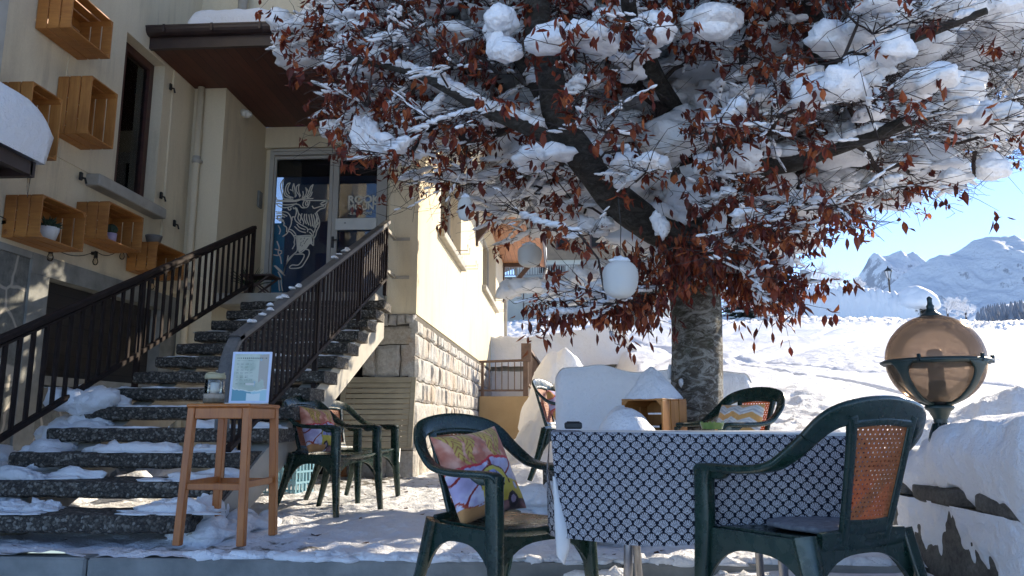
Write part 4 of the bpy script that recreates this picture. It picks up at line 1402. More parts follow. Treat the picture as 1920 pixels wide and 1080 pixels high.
# ------------------------------------------------------------------ moulded armchairs
def make_chair(label, group='dark green plastic armchairs with cane panels'):
    r = empty('armchair', (0, 0, 0), label, 'chair', group)
    def arm_rows(s):
        return [(s * .262, .262, .600, s, .0, -.05, .045, .022), (s * .272, .245, .636, s, 0, 0, .058, .022), (s * .282, .18, .640, s, 0, .02, .062, .030), (s * .288, .02, .640, s, 0, .05, .060, .030), (s * .287, -.10, .655, s, 0, .15, .060, .028),
                (s * .278, -.175, .695, s, 0, .4, .064, .026), (s * .262, -.235, .745, s * .9, -.1, .55, .068, .024)]
    def rim_rows():
        R = [(.262, -.235, .745, .9, -.1, .55, .068, .024), (.235, -.275, .790, .7, -.15, .8, .072, .023), (.19, -.302, .818, .45, -.2, 1, .076, .022), (.10, -.318, .836, .15, -.22, 1, .080, .022), (0, -.323, .842, 0, -.22, 1, .082, .022)]
        L = [(-a[0], a[1], a[2], -a[3], a[4], a[5], a[6], a[7]) for a in R[-2::-1]]
        # flip w of left half so the ribbon does not twist
        for i, a in enumerate(L): L[i] = (a[0], a[1], a[2], a[3], a[4], a[5], a[6], a[7])
        return R + L
    for s in (1, -1):
        mb = MB(); rows = arm_rows(s) + [rim_rows()[1]] if s == 1 else arm_rows(s) + [rim_rows()[-2]]
        k = 6; sweep(mb, rows, k, 14, 4, i1=(len(rows) - 2) * k + 1)
        auto(mb.build('armrest', M['green'], r), 50)
    mb = MB(); rr_ = rim_rows(); sweep(mb, rr_, 6, 14, 4)
    # stiles either side of the cane panel
    for s in (1, -1):
        sweep(mb, [(s * .100, -.205, .415, 1, 0, 0, .034, .024), (s * .112, -.235, .52, 1, 0, 0, .032, .022), (s * .130, -.280, .69, 1, 0, 0, .032, .022), (s * .144, -.308, .800, 1, 0, 0, .040, .022), (s * .148, -.312, .818, 1, 0, 0, .05, .02)], 5, 12, 4)
    # lower bar below panel, upper bar above
    sweep(mb, [(-.15, -.306, .792, 0, -.2, 1, .028, .022), (0, -.314, .803, 0, -.2, 1, .03, .022), (.15, -.306, .792, 0, -.2, 1, .028, .022)], 5, 10, 4)
    sweep(mb, [(-.11, -.218, .470, 0, -.25, 1, .05, .024), (0, -.224, .466, 0, -.25, 1, .05, .024), (.11, -.218, .470, 0, -.25, 1, .05, .024)], 5, 10, 4)
    sweep(mb, [(-.2, -.20, .425, 0, -.2, 1, .06, .024), (0, -.212, .43, 0, -.2, 1, .07, .024), (.2, -.20, .425, 0, -.2, 1, .06, .024)], 5, 10, 4)
    auto(mb.build('back_frame', M['green'], r), 50)
    # moulded cane panel with real holes
    mb = MB(); nu, nv = 11, 22
    zs0, zs1 = .48, .795
    def pt(a, b):
        z = zs0 + (zs1 - zs0) * b
        y = np.interp(z, [.47, .52, .69, .80], [-.222, -.236, -.281, -.309]) - .006 * (1 - (2 * a - 1) ** 2)
        w = np.interp(z, [.47, .80], [.090, .130])
        return np.array([(2 * a - 1) * w, y, z])
    for j in range(nv):
        sh = .5 if j % 2 else 0
        for i in range(-1, nu + 1):
            a0, a1 = (i + sh) / nu, (i + 1 + sh) / nu
            if a1 <= 0 or a0 >= 1: continue
            a0 = max(a0, 0); a1 = min(a1, 1)
            b0, b1 = j / nv, (j + 1) / nv
            am, bm_ = (a0 + a1) / 2, (b0 + b1) / 2
            O = [pt(a0, b0), pt(am, b0), pt(a1, b0), pt(a1, bm_), pt(a1, b1), pt(am, b1), pt(a0, b1), pt(a0, bm_)]
            if a1 - a0 < .7 / nu:
                mb.add(O, [(0, 1, 2, 3, 4, 5, 6, 7)]); continue
            C = pt(am, bm_); f = .58
            I = []
            for k, o in enumerate(O):
                g_ = f if k % 2 else f * .62
                I.append(C + (o - C) * g_)
            mb.add(O + I, [(k, (k + 1) % 8, 8 + (k + 1) % 8, 8 + k) for k in range(8)])
    o = mb.build('cane_panel', M['cane'], r)
    md = o.modifiers.new('solid', 'SOLIDIFY'); md.thickness = .004; md.offset = 0
    # seat
    n, m_ = 17, 15; V = []
    for i in range(n):
        for j in range(m_):
            u = i / (n - 1) * 2 - 1; v = j / (m_ - 1)
            w = .215 + .035 * v
            x = u * w * (1 - .04 * (abs(u) > .9)); y = -.205 + .455 * v
            z = .437 - .016 * (1 - u * u) * math.sin(math.pi * min(1, v * 1.1)) - .012 * max(0, v - .8) / .2
            V.append((x, y, z))
    V = np.array(V); top = grid(None, n, m_)
    mb = MB(); B = V - np.array([0, 0, .012]); N = n * m_
    Fc = [f[::-1] for f in top]
    ring = [j for j in range(m_)] + [i * m_ + m_ - 1 for i in range(1, n)] + [(n - 1) * m_ + j for j in range(m_ - 2, -1, -1)] + [i * m_ for i in range(n - 2, 0, -1)]
    Fc += [tuple(N + q for q in f) for f in top] + [(ring[k], ring[(k + 1) % len(ring)], N + ring[(k + 1) % len(ring)], N + ring[k]) for k in range(len(ring))]
    mb.add(np.vstack([V, B]), Fc)
    # rounded front lip and arched aprons
    sweep(mb, [(-.25, .245, .425, 0, .4, 1, .03, .02), (-.12, .262, .418, 0, .6, 1, .034, .022), (0, .266, .416, 0, .6, 1, .034, .022), (.12, .262, .418, 0, .6, 1, .034, .022), (.25, .245, .425, 0, .4, 1, .03, .02)], 4, 10, 3)
    def apron(P0, P1, h0, hm):
        P0, P1 = np.array(P0), np.array(P1); K = 14; V = []
        d = P1 - P0; nn = np.cross(d / np.linalg.norm(d), [0, 0, 1]) * .006
        for k in range(K + 1):
            t_ = k / K; p = P0 + d * t_; hh = hm + (h0 - hm) * abs(2 * t_ - 1) ** 3.0
            for q in (p + nn, p - nn): V += [q, q - np.array([0, 0, hh])]
        Fc = []
        for k in range(K):
            a, b = k * 4, k * 4 + 4
            Fc += [(a, a + 1, b + 1, b), (a + 2, b + 2, b + 3, a + 3), (a, b, b + 2, a + 2), (a + 1, a + 3, b + 3, b + 1)]
        mb.add(V, Fc)
    apron((-.262, .245, .43), (.262, .245, .43), .17, .055)
    apron((-.238, -.20, .43), (-.268, .235, .43), .19, .06); apron((.268, .235, .43), (.238, -.20, .43), .19, .06)
    apron((-.23, -.20, .43), (.23, -.20, .43), .16, .05)
    auto(mb.build('seat', M['green'], r), 40)
    for s in (1, -1):
        mb = MB(); sweep(mb, [(s * .266, .232, .632, 0, 1, 0, .085, .050), (s * .268, .236, .58, 0, 1, 0, .070, .048), (s * .270, .240, .43, 0, 1, 0, .072, .046), (s * .278, .258, .2, 0, 1, 0, .052, .042), (s * .288, .275, .0, 0, 1, 0, .036, .036)], 5, 12, 5)
        sweep(mb, [(s * .255, .232, .625, 0, 0, 1, .02, .03), (s * .262, .16, .612, 0, 0, 1, .03, .03), (s * .27, .10, .63, 0, 0, 1, .012, .02)], 4, 10, 4)
        auto(mb.build('leg', M['green'], r), 50)
        mb = MB(); sweep(mb, [(s * .235, -.175, .44, .3 * s, 1, 0, .075, .046), (s * .242, -.20, .34, .3 * s, 1, 0, .066, .044), (s * .255, -.245, .18, .3 * s, 1, 0, .05, .04), (s * .275, -.31, .0, .3 * s, 1, 0, .036, .034)], 5, 12, 5)
        auto(mb.build('leg', M['green'], r), 50)
    return r


def copy_tree(o, parent=None):
    c = o.copy(); sc.collection.objects.link(c); c.parent = parent
    for ch in [x for x in sc.objects if x.parent == o]:
        copy_tree(ch, c)
    return c


def face(o, x, y, z, ang):
    """stand a chair at x,y,z facing the direction ang (degrees from +X)"""
    o.location = (x, y, z); o.rotation_euler = (0, 0, R_(ang - 90))


chA = make_chair('green plastic armchair with a car print cushion left of the patterned table')
spots = [
    (chA, -.25, 3.40, -.045, -42, None),
    (None, .87, 2.85, 0.0, 122, 'green plastic armchair seen from behind, its orange cane panel right of the tablecloth'),
    (None, 1.02, 5.02, .14, 212, 'dark armchair with the zigzag cushion behind the patterned table'),
    (None, .12, 6.95, .30, -20, 'armchair mostly hidden behind the cut snow block, red print on its back'),
    (None, -1.77, 6.02, .12, -20, 'nearer dark armchair by the stairs, with a car print cushion'),
    (None, -1.84, 7.0, .12, -24, 'farther dark armchair by the stairs, empty, in front of the leaning table'),
]
chairs = []
for c, x, y, z, a, lab in spots:
    if c is None: c = copy_tree(chA); c['label'] = lab
    face(c, x, y, z, a); chairs.append(c)


# ------------------------------------------------------------------ printed cushions
def lerp(c1, c2, t): return c1 + (c2 - c1) * t[..., None]


def disc(u, v, cx, cy, r, asp=1.0): return (((u - cx) * asp) ** 2 + (v - cy) ** 2) < r * r


def car_print(u, v):
    """u right, v up, 0..1 ; loose painted design with palm fronds above and a small yellow car below"""
    P = np.stack([u * 5, v * 5, np.zeros_like(u)], -1).reshape(-1, 3)
    n = fbm(P, 1, 4, 61).reshape(u.shape); n2 = fbm(P * 2.2 + 9, 1, 3, 62).reshape(u.shape)
    A = np.array
    c = np.broadcast_to(A([.50, .44, .66]), u.shape + (3,)).copy()
    c = lerp(c, A([.62, .60, .72]), np.clip(n2 + .5, 0, 1))
    # red-brown sweeping ribbons
    q = np.abs(np.sin((u * 1.1 + .35 * np.sin(v * 6 + 1) + v * .35) * 7.2)); c[(q < .16) & (v < .62)] = A([.28, .03, .03])
    q = np.abs(np.sin((u * .9 - v * .8 + .2 * n) * 6)); c[(q < .10) & (v < .62) & (u < .55)] = A([.40, .07, .04])
    # upper field : salmon with golden fronds
    up = v > .60 + .06 * n
    c[up] = lerp(np.broadcast_to(A([.62, .20, .13]), c[up].shape), A([.80, .40, .28]), np.clip(n2[up] + .4, 0, 1))
    for cx, k in ((.14, 1), (.38, -1), (.62, 1), (.85, -1)):
        w = (u - cx - .16 * k * (1 - v) * 1.2 + .03 * np.sin(v * 20)); fr_ = np.abs(w) < (.085 * np.clip((v - .55) / .4, 0, 1) + .01)
        st_ = np.abs(np.sin((v * 38 + np.abs(w) * 60 * 1.0))) > .45
        c[fr_ & st_ & up] = A([.62, .40, .10]); c[fr_ & ~st_ & up] = A([.42, .15, .06])
    c[(np.abs(v - .60 - .05 * n) < .018)] = A([.70, .06, .07])
    # car body
    bx = (u - .66); body = (v > .10) & (v < .30 + .09 * np.exp(-((u - .60) / .18) ** 2)) & (u > .30) & (u < .99) 
    roof = (((u - .52) / .24) ** 2 + ((v - .30) / .22) ** 2 < 1) & (v > .26)
    car = body | roof
    c[car] = lerp(np.broadcast_to(A([.52, .38, .05]), c[car].shape), A([.70, .58, .12]), np.clip(v[car] * 3 - .2, 0, 1))
    win = (((u - .50) / .19) ** 2 + ((v - .30) / .165) ** 2 < 1) & (v > .31)
    c[win] = A([.30, .33, .62]); c[win & ((np.abs(u - .46) < .012) | (np.abs(u - .58) < .01))] = A([.10, .05, .05])
    edge = (((u - .52) / .24) ** 2 + ((v - .30) / .22) ** 2); c[(edge > .9) & (edge < 1.03) & (v > .28)] = A([.12, .04, .04])
    for cx in (.76, .42): 
        c[disc(u, v, cx, .10, .085)] = A([.03, .02, .03]); c[disc(u, v, cx, .10, .040)] = A([.30, .24, .36])
    c[disc(u, v, .85, .25, .045)] = A([.35, .35, .45]); c[disc(u, v, .85, .25, .030)] = A([.62, .62, .72])
    c[(u > .90) & (u < .98) & (v > .24) & (v < .29)] = A([.62, .18, .04])
    c[(v < .10) & (u > .5) & ~disc(u, v, .76, .10, .085)] = lerp(np.broadcast_to(A([.06, .03, .04]), u.shape + (3,)), A([.4, .2, .2]), np.clip(n, 0, 1))[(v < .10) & (u > .5) & ~disc(u, v, .76, .10, .085)]
    c[(v < .13 + .04 * n) & (u < .42)] = A([.55, .26, .10])
    return c * (1 + .12 * n2[..., None])


def zigzag(u, v):
    z = (v * 3.1 + .34 * np.abs(((u * 2.6 + .2) % 1) * 2 - 1)) % 1
    c = np.broadcast_to(np.array([.70, .66, .60]), u.shape + (3,)).copy()
    c[z < .42] = np.array([.72, .36, .12]); c[(z > .55) & (z < .68)] = np.array([.45, .42, .42]); c[(z > .82) & (z < .86)] = np.array([.45, .42, .42])
    return c


def red_print(u, v):
    P = np.stack([u * 6, v * 6, 0 * u], -1).reshape(-1, 3); n = fbm(P, 1, 4, 71).reshape(u.shape)
    c = np.broadcast_to(np.array([.50, .08, .06]), u.shape + (3,)).copy()
    c[n > .15] = np.array([.60, .30, .10]); c[n < -.3] = np.array([.40, .36, .55]); c[(np.abs(n) < .05)] = np.array([.75, .3, .25]); return c


def cushion(fn, w, h, label, loc, rot, th=.075, N=110):
    """pillow: x across, z up, thickness in y, print on both faces"""
    u = np.linspace(0, 1, N); U, Vv = np.meshgrid(u, u, indexing='ij')
    e = (1 - (2 * U - 1) ** 2) * (1 - (2 * Vv - 1) ** 2)
    t = np.clip(e, 0, 1) ** .42
    P = np.stack([U * 7, Vv * 7, 0 * U], -1).reshape(-1, 3)
    wr = fbm(P * .8, 1, 3, 81).reshape(U.shape)
    bulge = th * t * (1 + .08 * wr)
    # sides draw in between the corners
    X = (U - .5) * w * (1 - .09 * (1 - (2 * Vv - 1) ** 2)); Z = (Vv - .5) * h * (1 - .09 * (1 - (2 * U - 1) ** 2))
    F_ = np.stack([X, -bulge, Z], -1).reshape(-1, 3); B_ = np.stack([X, bulge, Z], -1).reshape(-1, 3)
    F_[:, 1] += .006 * fbm(P * 1.6, 1, 3, 82) * t.ravel(); 
    col = fn(U, Vv).reshape(-1, 3)
    mb = MB(); g_ = grid(None, N, N)
    mb.add(F_, g_, np.clip(col, 0, 1)); mb.add(B_, [f[::-1] for f in g_], np.clip(col, 0, 1) * 1.0)
    o = mb.build('cushion', M['pillow'], None, True)
    o.location = loc; o.rotation_euler = rot
    tag(o, label, 'cushion', 'printed cushions on the chairs')
    return o


def chair_cushion(fn, label, ch, w=.42, h=.42, lx=0, ly=-.10, lz=.615, lean=-20, roll=0, th=.075):
    # front of pillow (-y) must look along the chair's facing (+y local): turn by 180
    Mx = ch.matrix_basis if False else Matrix.Translation(ch.location) @ Matrix.Rotation(ch.rotation_euler[2], 4, 'Z')
    L = Matrix.Translation((lx, ly, lz)) @ Matrix.Rotation(R_(-lean), 4, 'X') @ Matrix.Rotation(math.pi, 4, 'Z') @ Matrix.Rotation(R_(roll), 4, 'Y')
    W = Mx @ L
    o = cushion(fn, w, h, label, (0, 0, 0), (0, 0, 0), th)
    o.matrix_world = W
    return o


chair_cushion(car_print, 'salmon and lilac cushion with a yellow car print on the near left chair', chairs[0], .40, .40, .02, -.125, .62, -24, -7)
chair_cushion(zigzag, 'cream cushion with orange zigzag stripes behind the table', chairs[2], .38, .30, 0, -.13, .63, -22, 0)
chair_cushion(car_print, 'lilac cushion with a yellow car print on the dark chair by the stairs', chairs[4], .38, .38, 0, -.12, .61, -22, 4)
chair_cushion(red_print, 'red patterned cushion behind the cut snow block', chairs[3], .36, .30, 0, -.13, .63, -20, 0)
# grey seat pad of the chair seen from behind
mb = MB(); V, Fc = ICO[4]; V = V.copy(); 
V = np.sign(V) * np.abs(V) ** .55; V *= np.array([.175, .165, .016]); V[:, 2] += .004 * fbm(V * 40, 1, 2, 5)
mb.add(V, Fc)
o = mb.build('seat_pad', simple('grey_fleece', (.20, .21, .23), (.10, .105, .12), 45, .95, .8, 200), None, True)
c = chairs[1]; o.location = (c.location[0] + .05, c.location[1], .448); o.rotation_euler = c.rotation_euler
tag(o, 'grey fleece seat pad on the chair with the orange back', 'cushion')

# ------------------------------------------------------------------ table with scalloped cloth
tb = empty('terrace_table', (.55, 3.38, -.03), 'table on grey tube legs hidden under the navy and white cloth', 'table')
tO = np.array([.55, 3.38, -.03])
mb = MB(); mb.box((-.02, 2.965, .735), (1.10, 3.70, .759), bev=.004); mb.v = [v - tO for v in mb.v]; mb.build('tabletop', M['whiteplastic'], tb)
for (p, q) in (((.27, 3.05, .735), (.235, 3.05, -.03)), ((.30, 3.55, .735), (.345, 3.55, -.03)), ((.80, 3.05, .735), (.83, 3.05, -.03)), ((.84, 3.55, .735), (.86, 3.55, -.03))):
    mb = MB(); mb.tube(np.array([p, q]) - tO, .017, 12); mb.build('leg', M['steel'], tb, True)
mb = MB(); mb.tube(np.array([(.24, 3.05, .05), (.34, 3.55, .05)]) - tO, .012, 8); mb.tube(np.array([(.83, 3.05, .05), (.86, 3.55, .05)]) - tO, .012, 8); mb.build('foot_bar', M['steel'], tb, True)


def scallop(u, v):
    w = .0435; R = w / 2; rh = .0222
    C = np.zeros(u.shape + (3,)); done = np.zeros(u.shape, bool)
    navy = np.array([.007, .009, .018]); white = np.array([.43, .435, .455])
    j0 = np.floor(v / rh).astype(int)
    for dj in (-1, 0, 1):
        j = j0 + dj
        off = (j % 2) * .5
        i = np.floor(u / w - off + .5)
        cx = (i + off) * w; cy = j * rh
        dx = u - cx; dy = v - cy
        r = np.hypot(dx, dy)
        ins = (r < R) & ~done
        by = dy + .50 * R; rb = np.hypot(dx, by); ang = np.arctan2(dx, by)
        k = ang / .30
        gap = np.abs(k - np.round(k)) > .5 - .17
        isw = (r < R * .80) & (rb > R * .12) & ~(gap & (rb > R * .3)) & (by > np.abs(dx) * .35)
        c = np.where(isw[..., None], white, navy)
        C = np.where(ins[..., None], c, C); done |= ins
    C = np.where(done[..., None], C, navy)
    P = np.stack([u * 3, v * 3, 0 * u], -1).reshape(-1, 3)
    return C * (1 + .06 * vn(P, 4).reshape(u.shape))[..., None]


def cloth():
    x0, x1 = -.035, 1.115
    yF, yB = 2.95, 3.72; zt = .7635; drop = .382
    step = .0021
    nu = int((x1 - x0) / step)
    # profile across front: back edge -> over the top -> down the front
    sp = [];
    for y in np.arange(yB, yF + .02, -.012): sp.append((y, zt))
    L0 = len(sp)
    for a in np.linspace(0, 90, 6)[1:]: sp.append((yF + .012 - .012 * math.sin(R_(a)), zt - .012 + .012 * math.cos(R_(a))))
    for z in np.arange(zt - .014, zt - drop, -step): sp.append((yF, z))
    sp = np.array(sp); nv = len(sp)
    s = np.concatenate([[0], np.cumsum(np.hypot(*np.diff(sp, axis=0).T))])
    U, J = np.meshgrid(np.linspace(x0, x1, nu), np.arange(nv), indexing='ij')
    S = s[J]; Y = sp[J, 0]; Z = sp[J, 1]
    hang = np.clip((zt - Z) / drop, 0, 1)
    P = np.stack([U * 4, np.zeros_like(U), Z * 1.3], -1).reshape(-1, 3)
    fold = (.5 * vn(P, 9) + .35 * np.sin(U.ravel() * 14 + 1)).reshape(U.shape)
    Y = Y - hang * (.014 + .034 * fold + .016 * np.sin(U * 5.2 + .8)); Zz = Z - .012 * (U - x0) * 1.0 + .013 * hang ** 3 * np.sin(U * 9 + 2) + .0025 * np.sin(U * 11) * (hang > 0) - .003 * np.abs(np.sin(U * 6 + 1))
    Zz -= .008 * hang
    Xx = U + .03 * hang * np.exp(-((U - x0) / .12) ** 2)
    col = scallop(U, -(S - s[-1]) * 1.0)
    mb = MB(); mb.add(np.stack([Xx, Y, Zz], -1).reshape(-1, 3), grid(None, nu, nv), col.reshape(-1, 3))
    o = mb.build('tablecloth', M['cloth'], None, True)
    tag(o, 'navy and white scallop patterned oilcloth hanging over the front of the table', 'tablecloth')
    # left overhang: patterned outside near the top, plain reverse showing where it curls
    n1, n2 = 160, 150
    A, B = np.meshgrid(np.linspace(0, 1, n1), np.linspace(0, 1, n2), indexing='ij')   # A along depth from front, B down
    Yl = yF + A * .30; Zl = zt - .002 - B * .41
    Xl = x0 - .004 - .012 * np.sin(B * 3) + .05 * sstep(.3, 1, B) * (1 - A) + .012 * np.sin(A * 12) * B
    colr = scallop(Yl - yF, B * .36 * -1 + 3)
    mb = MB(); mb.add(np.stack([Xl, Yl, Zl], -1).reshape(-1, 3), grid(None, n1, n2), colr.reshape(-1, 3)); 
    q = mb.build('side_overhang', M['cloth'], o, True)
    # pale lining tongue hanging below the fold
    N = 40; mb = MB(); V = []
    T = np.linspace(0, 1, N)
    for t in T:
        z = .60 - t * .28
        xl = -.030 + .012 * t; xr = -.018 + .050 * min(1, t * 1.5) - .035 * max(0, t - .8) * 3
        y = yF - .018 + .01 * math.sin(t * 7)
        for k in range(6): V.append((xl + (xr - xl) * k / 5, y - .012 * math.sin(k / 5 * math.pi), z - .03 * k / 5 * t))
    mb.add(V, grid(None, N, 6)); q = mb.build('lining', M['cloth_edge'], o, True)
    md = q.modifiers.new('s', 'SOLIDIFY'); md.thickness = .002


cloth()
mb = MB(); mb.lathe([(.0, 0), (.045, .0), (.055, .028), (.048, .03), (.04, .01), (.0, .01)], (0, 0, 0), 24)
for k in range(4):
    a = k * math.pi / 2; mb.box((.047 * math.cos(a) - .006, .047 * math.sin(a) - .006, .02), (.047 * math.cos(a) + .006, .047 * math.sin(a) + .006, .034), bev=.002)
o = mb.build('ashtray', simple('green_glass', (.20, .26, .07), (.12, .18, .04), 20, .15), None, False); o.location = (.69, 3.62, .765); tag(o, 'small green glass ashtray on the far side of the table', 'ashtray')
mb = MB(); mb.box((-.04, -.03, 0), (.04, .03, .03), bev=.006); mb.box((-.03, -.02, .03), (.03, .02, .034), bev=.002)
o = mb.build('small_box', M['black'], None); o.location = (.06, 3.6, .766); tag(o, 'small black box on the back left corner of the table', 'box')

# ------------------------------------------------------------------ bar stool, jar, menu
sx, sy, sz = -1.875, 4.42, .142
st_ = empty('bar_stool', (sx, sy, sz), 'tall orange brown wooden stool carrying a jar and a menu stand', 'stool', None, R_(-2))
HT = .755; fx, fy, gx, gy = .178, .212, .158, .185
mb = MB(); mb.box((-gx - .028, -gy - .028, HT - .022), (gx + .028, gy + .028, HT), bev=.008); mb.build('seat', M['stoolwood'], st_)
for a in (-1, 1):
    for b in (-1, 1):
        mb = MB(); mb.beam((a * fx, b * fy, 0), (a * gx, b * gy, HT - .022), .042, .042, up=(0, 1, 0), bev=.004); mb.build('leg', M['stoolwood'], st_)
for b in (-1, 1):
    mb = MB(); mb.box((-gx + .022, b * gy - .010 + b * .006, HT - .082), (gx - .022, b * gy + .010 + b * .006, HT - .023), bev=.003); mb.build('apron', M['stoolwood'], st_)
    mb = MB(); mb.box((b * gx - .010 + b * .006, -gy + .022, HT - .082), (b * gx + .010 + b * .006, gy - .022, HT - .023), bev=.003); mb.build('apron', M['stoolwood'], st_)
    mb = MB(); mb.box((-fx + .022, b * (fy - .012) - .011, .290), (fx - .022, b * (fy - .012) + .011, .326), bev=.003); mb.build('stretcher', M['stoolwood'], st_)
    mb = MB(); mb.box((b * (fx - .008) - .011, -fy + .022, .300), (b * (fx - .008) + .011, fy - .022, .336), bev=.003); mb.build('stretcher', M['stoolwood'], st_)
top = sz + HT + .001
jr = empty('glass_jar', (-1.995, 4.40, top), 'glass jar with a beige lid and pale candle standing on the stool', 'jar')
mb = MB(); mb.lathe([(.0, 0.004), (.052, .0), (.058, .01), (.056, .10), (.052, .135), (.052, .148)], n=28); mb.build('glass', M['jar'], jr, True)
mb = MB(); mb.lathe([(.0, .006), (.053, .006), (.0575, .012), (.0575, .055), (.055, .06), (.0, .056)], n=28); mb.build('sand', simple('pale_sand', (.42, .35, .28), (.32, .26, .2), 60, .9, .5, 200), jr, True)
mb = MB(); mb.lathe([(.022, .056), (.024, .12), (.02, .124), (.0, .12)], n=16); mb.build('candle', M['pot'], jr, True)
mb = MB()
pr_ = [(.054, .143), (.058, .146), (.058, .166), (.05, .173), (.0, .172)]
mb.lathe(pr_, n=28); mb.tube([(.05 * math.cos(t), .05 * math.sin(t), .175 + .004 * math.sin(3 * t)) for t in np.linspace(0, 6.28, 25)], .004, 6); mb.build('lid', simple('beige_lid', (.48, .42, .27), (.38, .33, .2), 10, .6), jr, True)

mn = empty('menu_stand', (-1.79, 4.40, top), 'framed green and blue paper notice standing on the stool', 'menu', None, R_(5))
mw, mh = .228, .305
def menu_print(u, v):
    P = np.stack([u * 4, v * 5.5, 0 * u], -1).reshape(-1, 3); n = fbm(P, 1, 4, 91).reshape(u.shape)
    A = np.array
    c = lerp(np.broadcast_to(A([.36, .42, .33]), u.shape + (3,)), A([.50, .54, .44]), np.clip(n + .5, 0, 1))
    lo = v < .22 + .05 * n
    c[lo] = A([.10, .30, .36]); c[lo & (u > .55)] = A([.34, .55, .58]); c[(np.abs(v - .22 - .05 * n) < .012)] = A([.66, .70, .62])
    c[(v < .14 + .12 * np.abs(u - .62)) & (np.abs(u - .62) < .2) & lo] = A([.6, .68, .66])
    c[(u > .72) & (v > .25) & (n > .1)] = A([.40, .36, .30])
    c[(u > .60) & (v > .3) & (np.abs((u - .6) - (v - .3) * .3) < .03) & (n < .2)] = A([.30, .42, .46])
    # title and text lines (not legible in the photograph)
    def line(v0, u0, u1, h, seed, dark):
        k = np.floor(u / (h * .55)).astype(int)
        on = (hashn(k, np.full_like(k, seed), np.zeros_like(k), 5) > .22) & ((np.floor(u / (h * .18)) % 3) != 0)
        m = (np.abs(v - v0) < h / 2) & (u > u0) & (u < u1) & on
        c[m] = dark
    line(.915, .07, .97, .026, 1, A([.05, .08, .07])); line(.855, .07, .55, .014, 2, A([.1, .14, .12]))
    for i, (v0, u1) in enumerate(((.80, .6), (.775, .5), (.72, .40), (.67, .6), (.645, .55), (.60, .58), (.575, .5), (.53, .6), (.50, .45), (.455, .6), (.43, .55), (.36, .55))):
        line(v0, .07, u1, .010, 10 + i, A([.17, .21, .18]) if v0 not in (.72, .36) else A([.06, .09, .08]))
    return c
N1, N2 = 90, 126
U, Vv = np.meshgrid(np.linspace(0, 1, N1), np.linspace(0, 1, N2), indexing='ij')
mb = MB(); mb.add(np.stack([(U - .5) * (mw - .03), 0 * U - .0045, .018 + Vv * (mh - .032)], -1).reshape(-1, 3), grid(None, N1, N2), menu_print(U, Vv).reshape(-1, 3))
pp = mb.build('printed_sheet', M['print'], mn)
mb = MB(); mb.box((-mw / 2, -.004, .006), (mw / 2, .004, mh), bev=.002); fr_ = mb.build('frame', simple('pale_blue_frame', (.58, .64, .78), (.50, .57, .72), 4, .25), mn)
mb = MB(); mb.box((-mw / 2 - .006, -.05, 0), (mw / 2 - .01, .045, .006), bev=.002); mb.beam((0, .04, .004), (0, .005, .12), .05, .003); mb.build('foot', M['whiteplastic'], mn)
for o in (pp, fr_): o.rotation_euler = (R_(-6), 0, 0)

# ------------------------------------------------------------------ things by the stairs
lt = empty('folded_table', (-2.22, 9.2, .12), 'weathered slatted wooden folding table leaning on the stone base', 'table')
lt.rotation_euler = (R_(-15), 0, R_(2))
mb = MB()
wd, hz0, hz1 = .46, .38, 1.26
for x in (-wd, wd - .06): mb.box((x, -.015, hz0), (x + .06, .018, hz1), bev=.003)
mb.box((-wd + .062, -.014, hz1 - .07), (wd - .062, .018, hz1), bev=.003); mb.box((-wd + .062, -.014, hz0), (wd - .062, .018, hz0 + .07), bev=.003)
for k in range(11):
    z = hz0 + .076 + k * .067
    mb.box((-wd + .062, -.010, z), (wd - .062, .010, z + .056), bev=.003)
mb.build('slatted_top', M['greywood'], lt)
for x in (-.3, .3):
    mb = MB(); mb.tube([(x, .05, 1.0), (x, .05, .1), (x + .04, .02, .03), (x + .1, .0, .02)], .014, 8); mb.build('leg', M['steel'], lt, True)
bc = empty('plastic_basket', (-2.62, 7.5, .12), 'pale blue plastic basket under the stairs', 'basket', None, R_(-20))
mb = MB()
for s in (-1, 1):
    for k in range(9): mb.box((-.2 + k * .047, s * .14 - .003, .02), (-.182 + k * .047, s * .14 + .003, .3))
    for z in (.0, .1, .2, .29): mb.box((-.205, s * .14 - .005, z), (.2, s * .14 + .005, z + .02))
    for k in range(6): mb.box((s * .2 - .003, -.135 + k * .05, .02), (s * .2 + .003, -.118 + k * .05, .3))
    for z in (.0, .1, .2, .29): mb.box((s * .2 - .005, -.134, z), (s * .2 + .005, .134, z + .019))
mb.build('basket_grid', simple('blue_plastic', (.25, .48, .58), (.2, .4, .5), 6, .4), bc)
mb = MB()
for k in range(8): mb.box((-.195 + k * .052, -.13, .0), (-.17 + k * .052, .13, .008))
mb.build('base', simple('blue_plastic_base', (.22, .42, .52), None, 6, .4), bc)
mb = MB(); V, Fc = ICO[3]; V = np.sign(V) * np.abs(V) ** .35 * np.array([.068, .10, .19]); V += .006 * np.stack([fbm(V * 30, 1, 2, 3)] * 3, 1); mb.add(V, Fc)
o = mb.build('bollard', M['aggregate'], None, False); o.location = (-.07, 6.2, .29); tag(o, 'short pebbled concrete block standing in the snow behind the near left chair', 'concrete block')

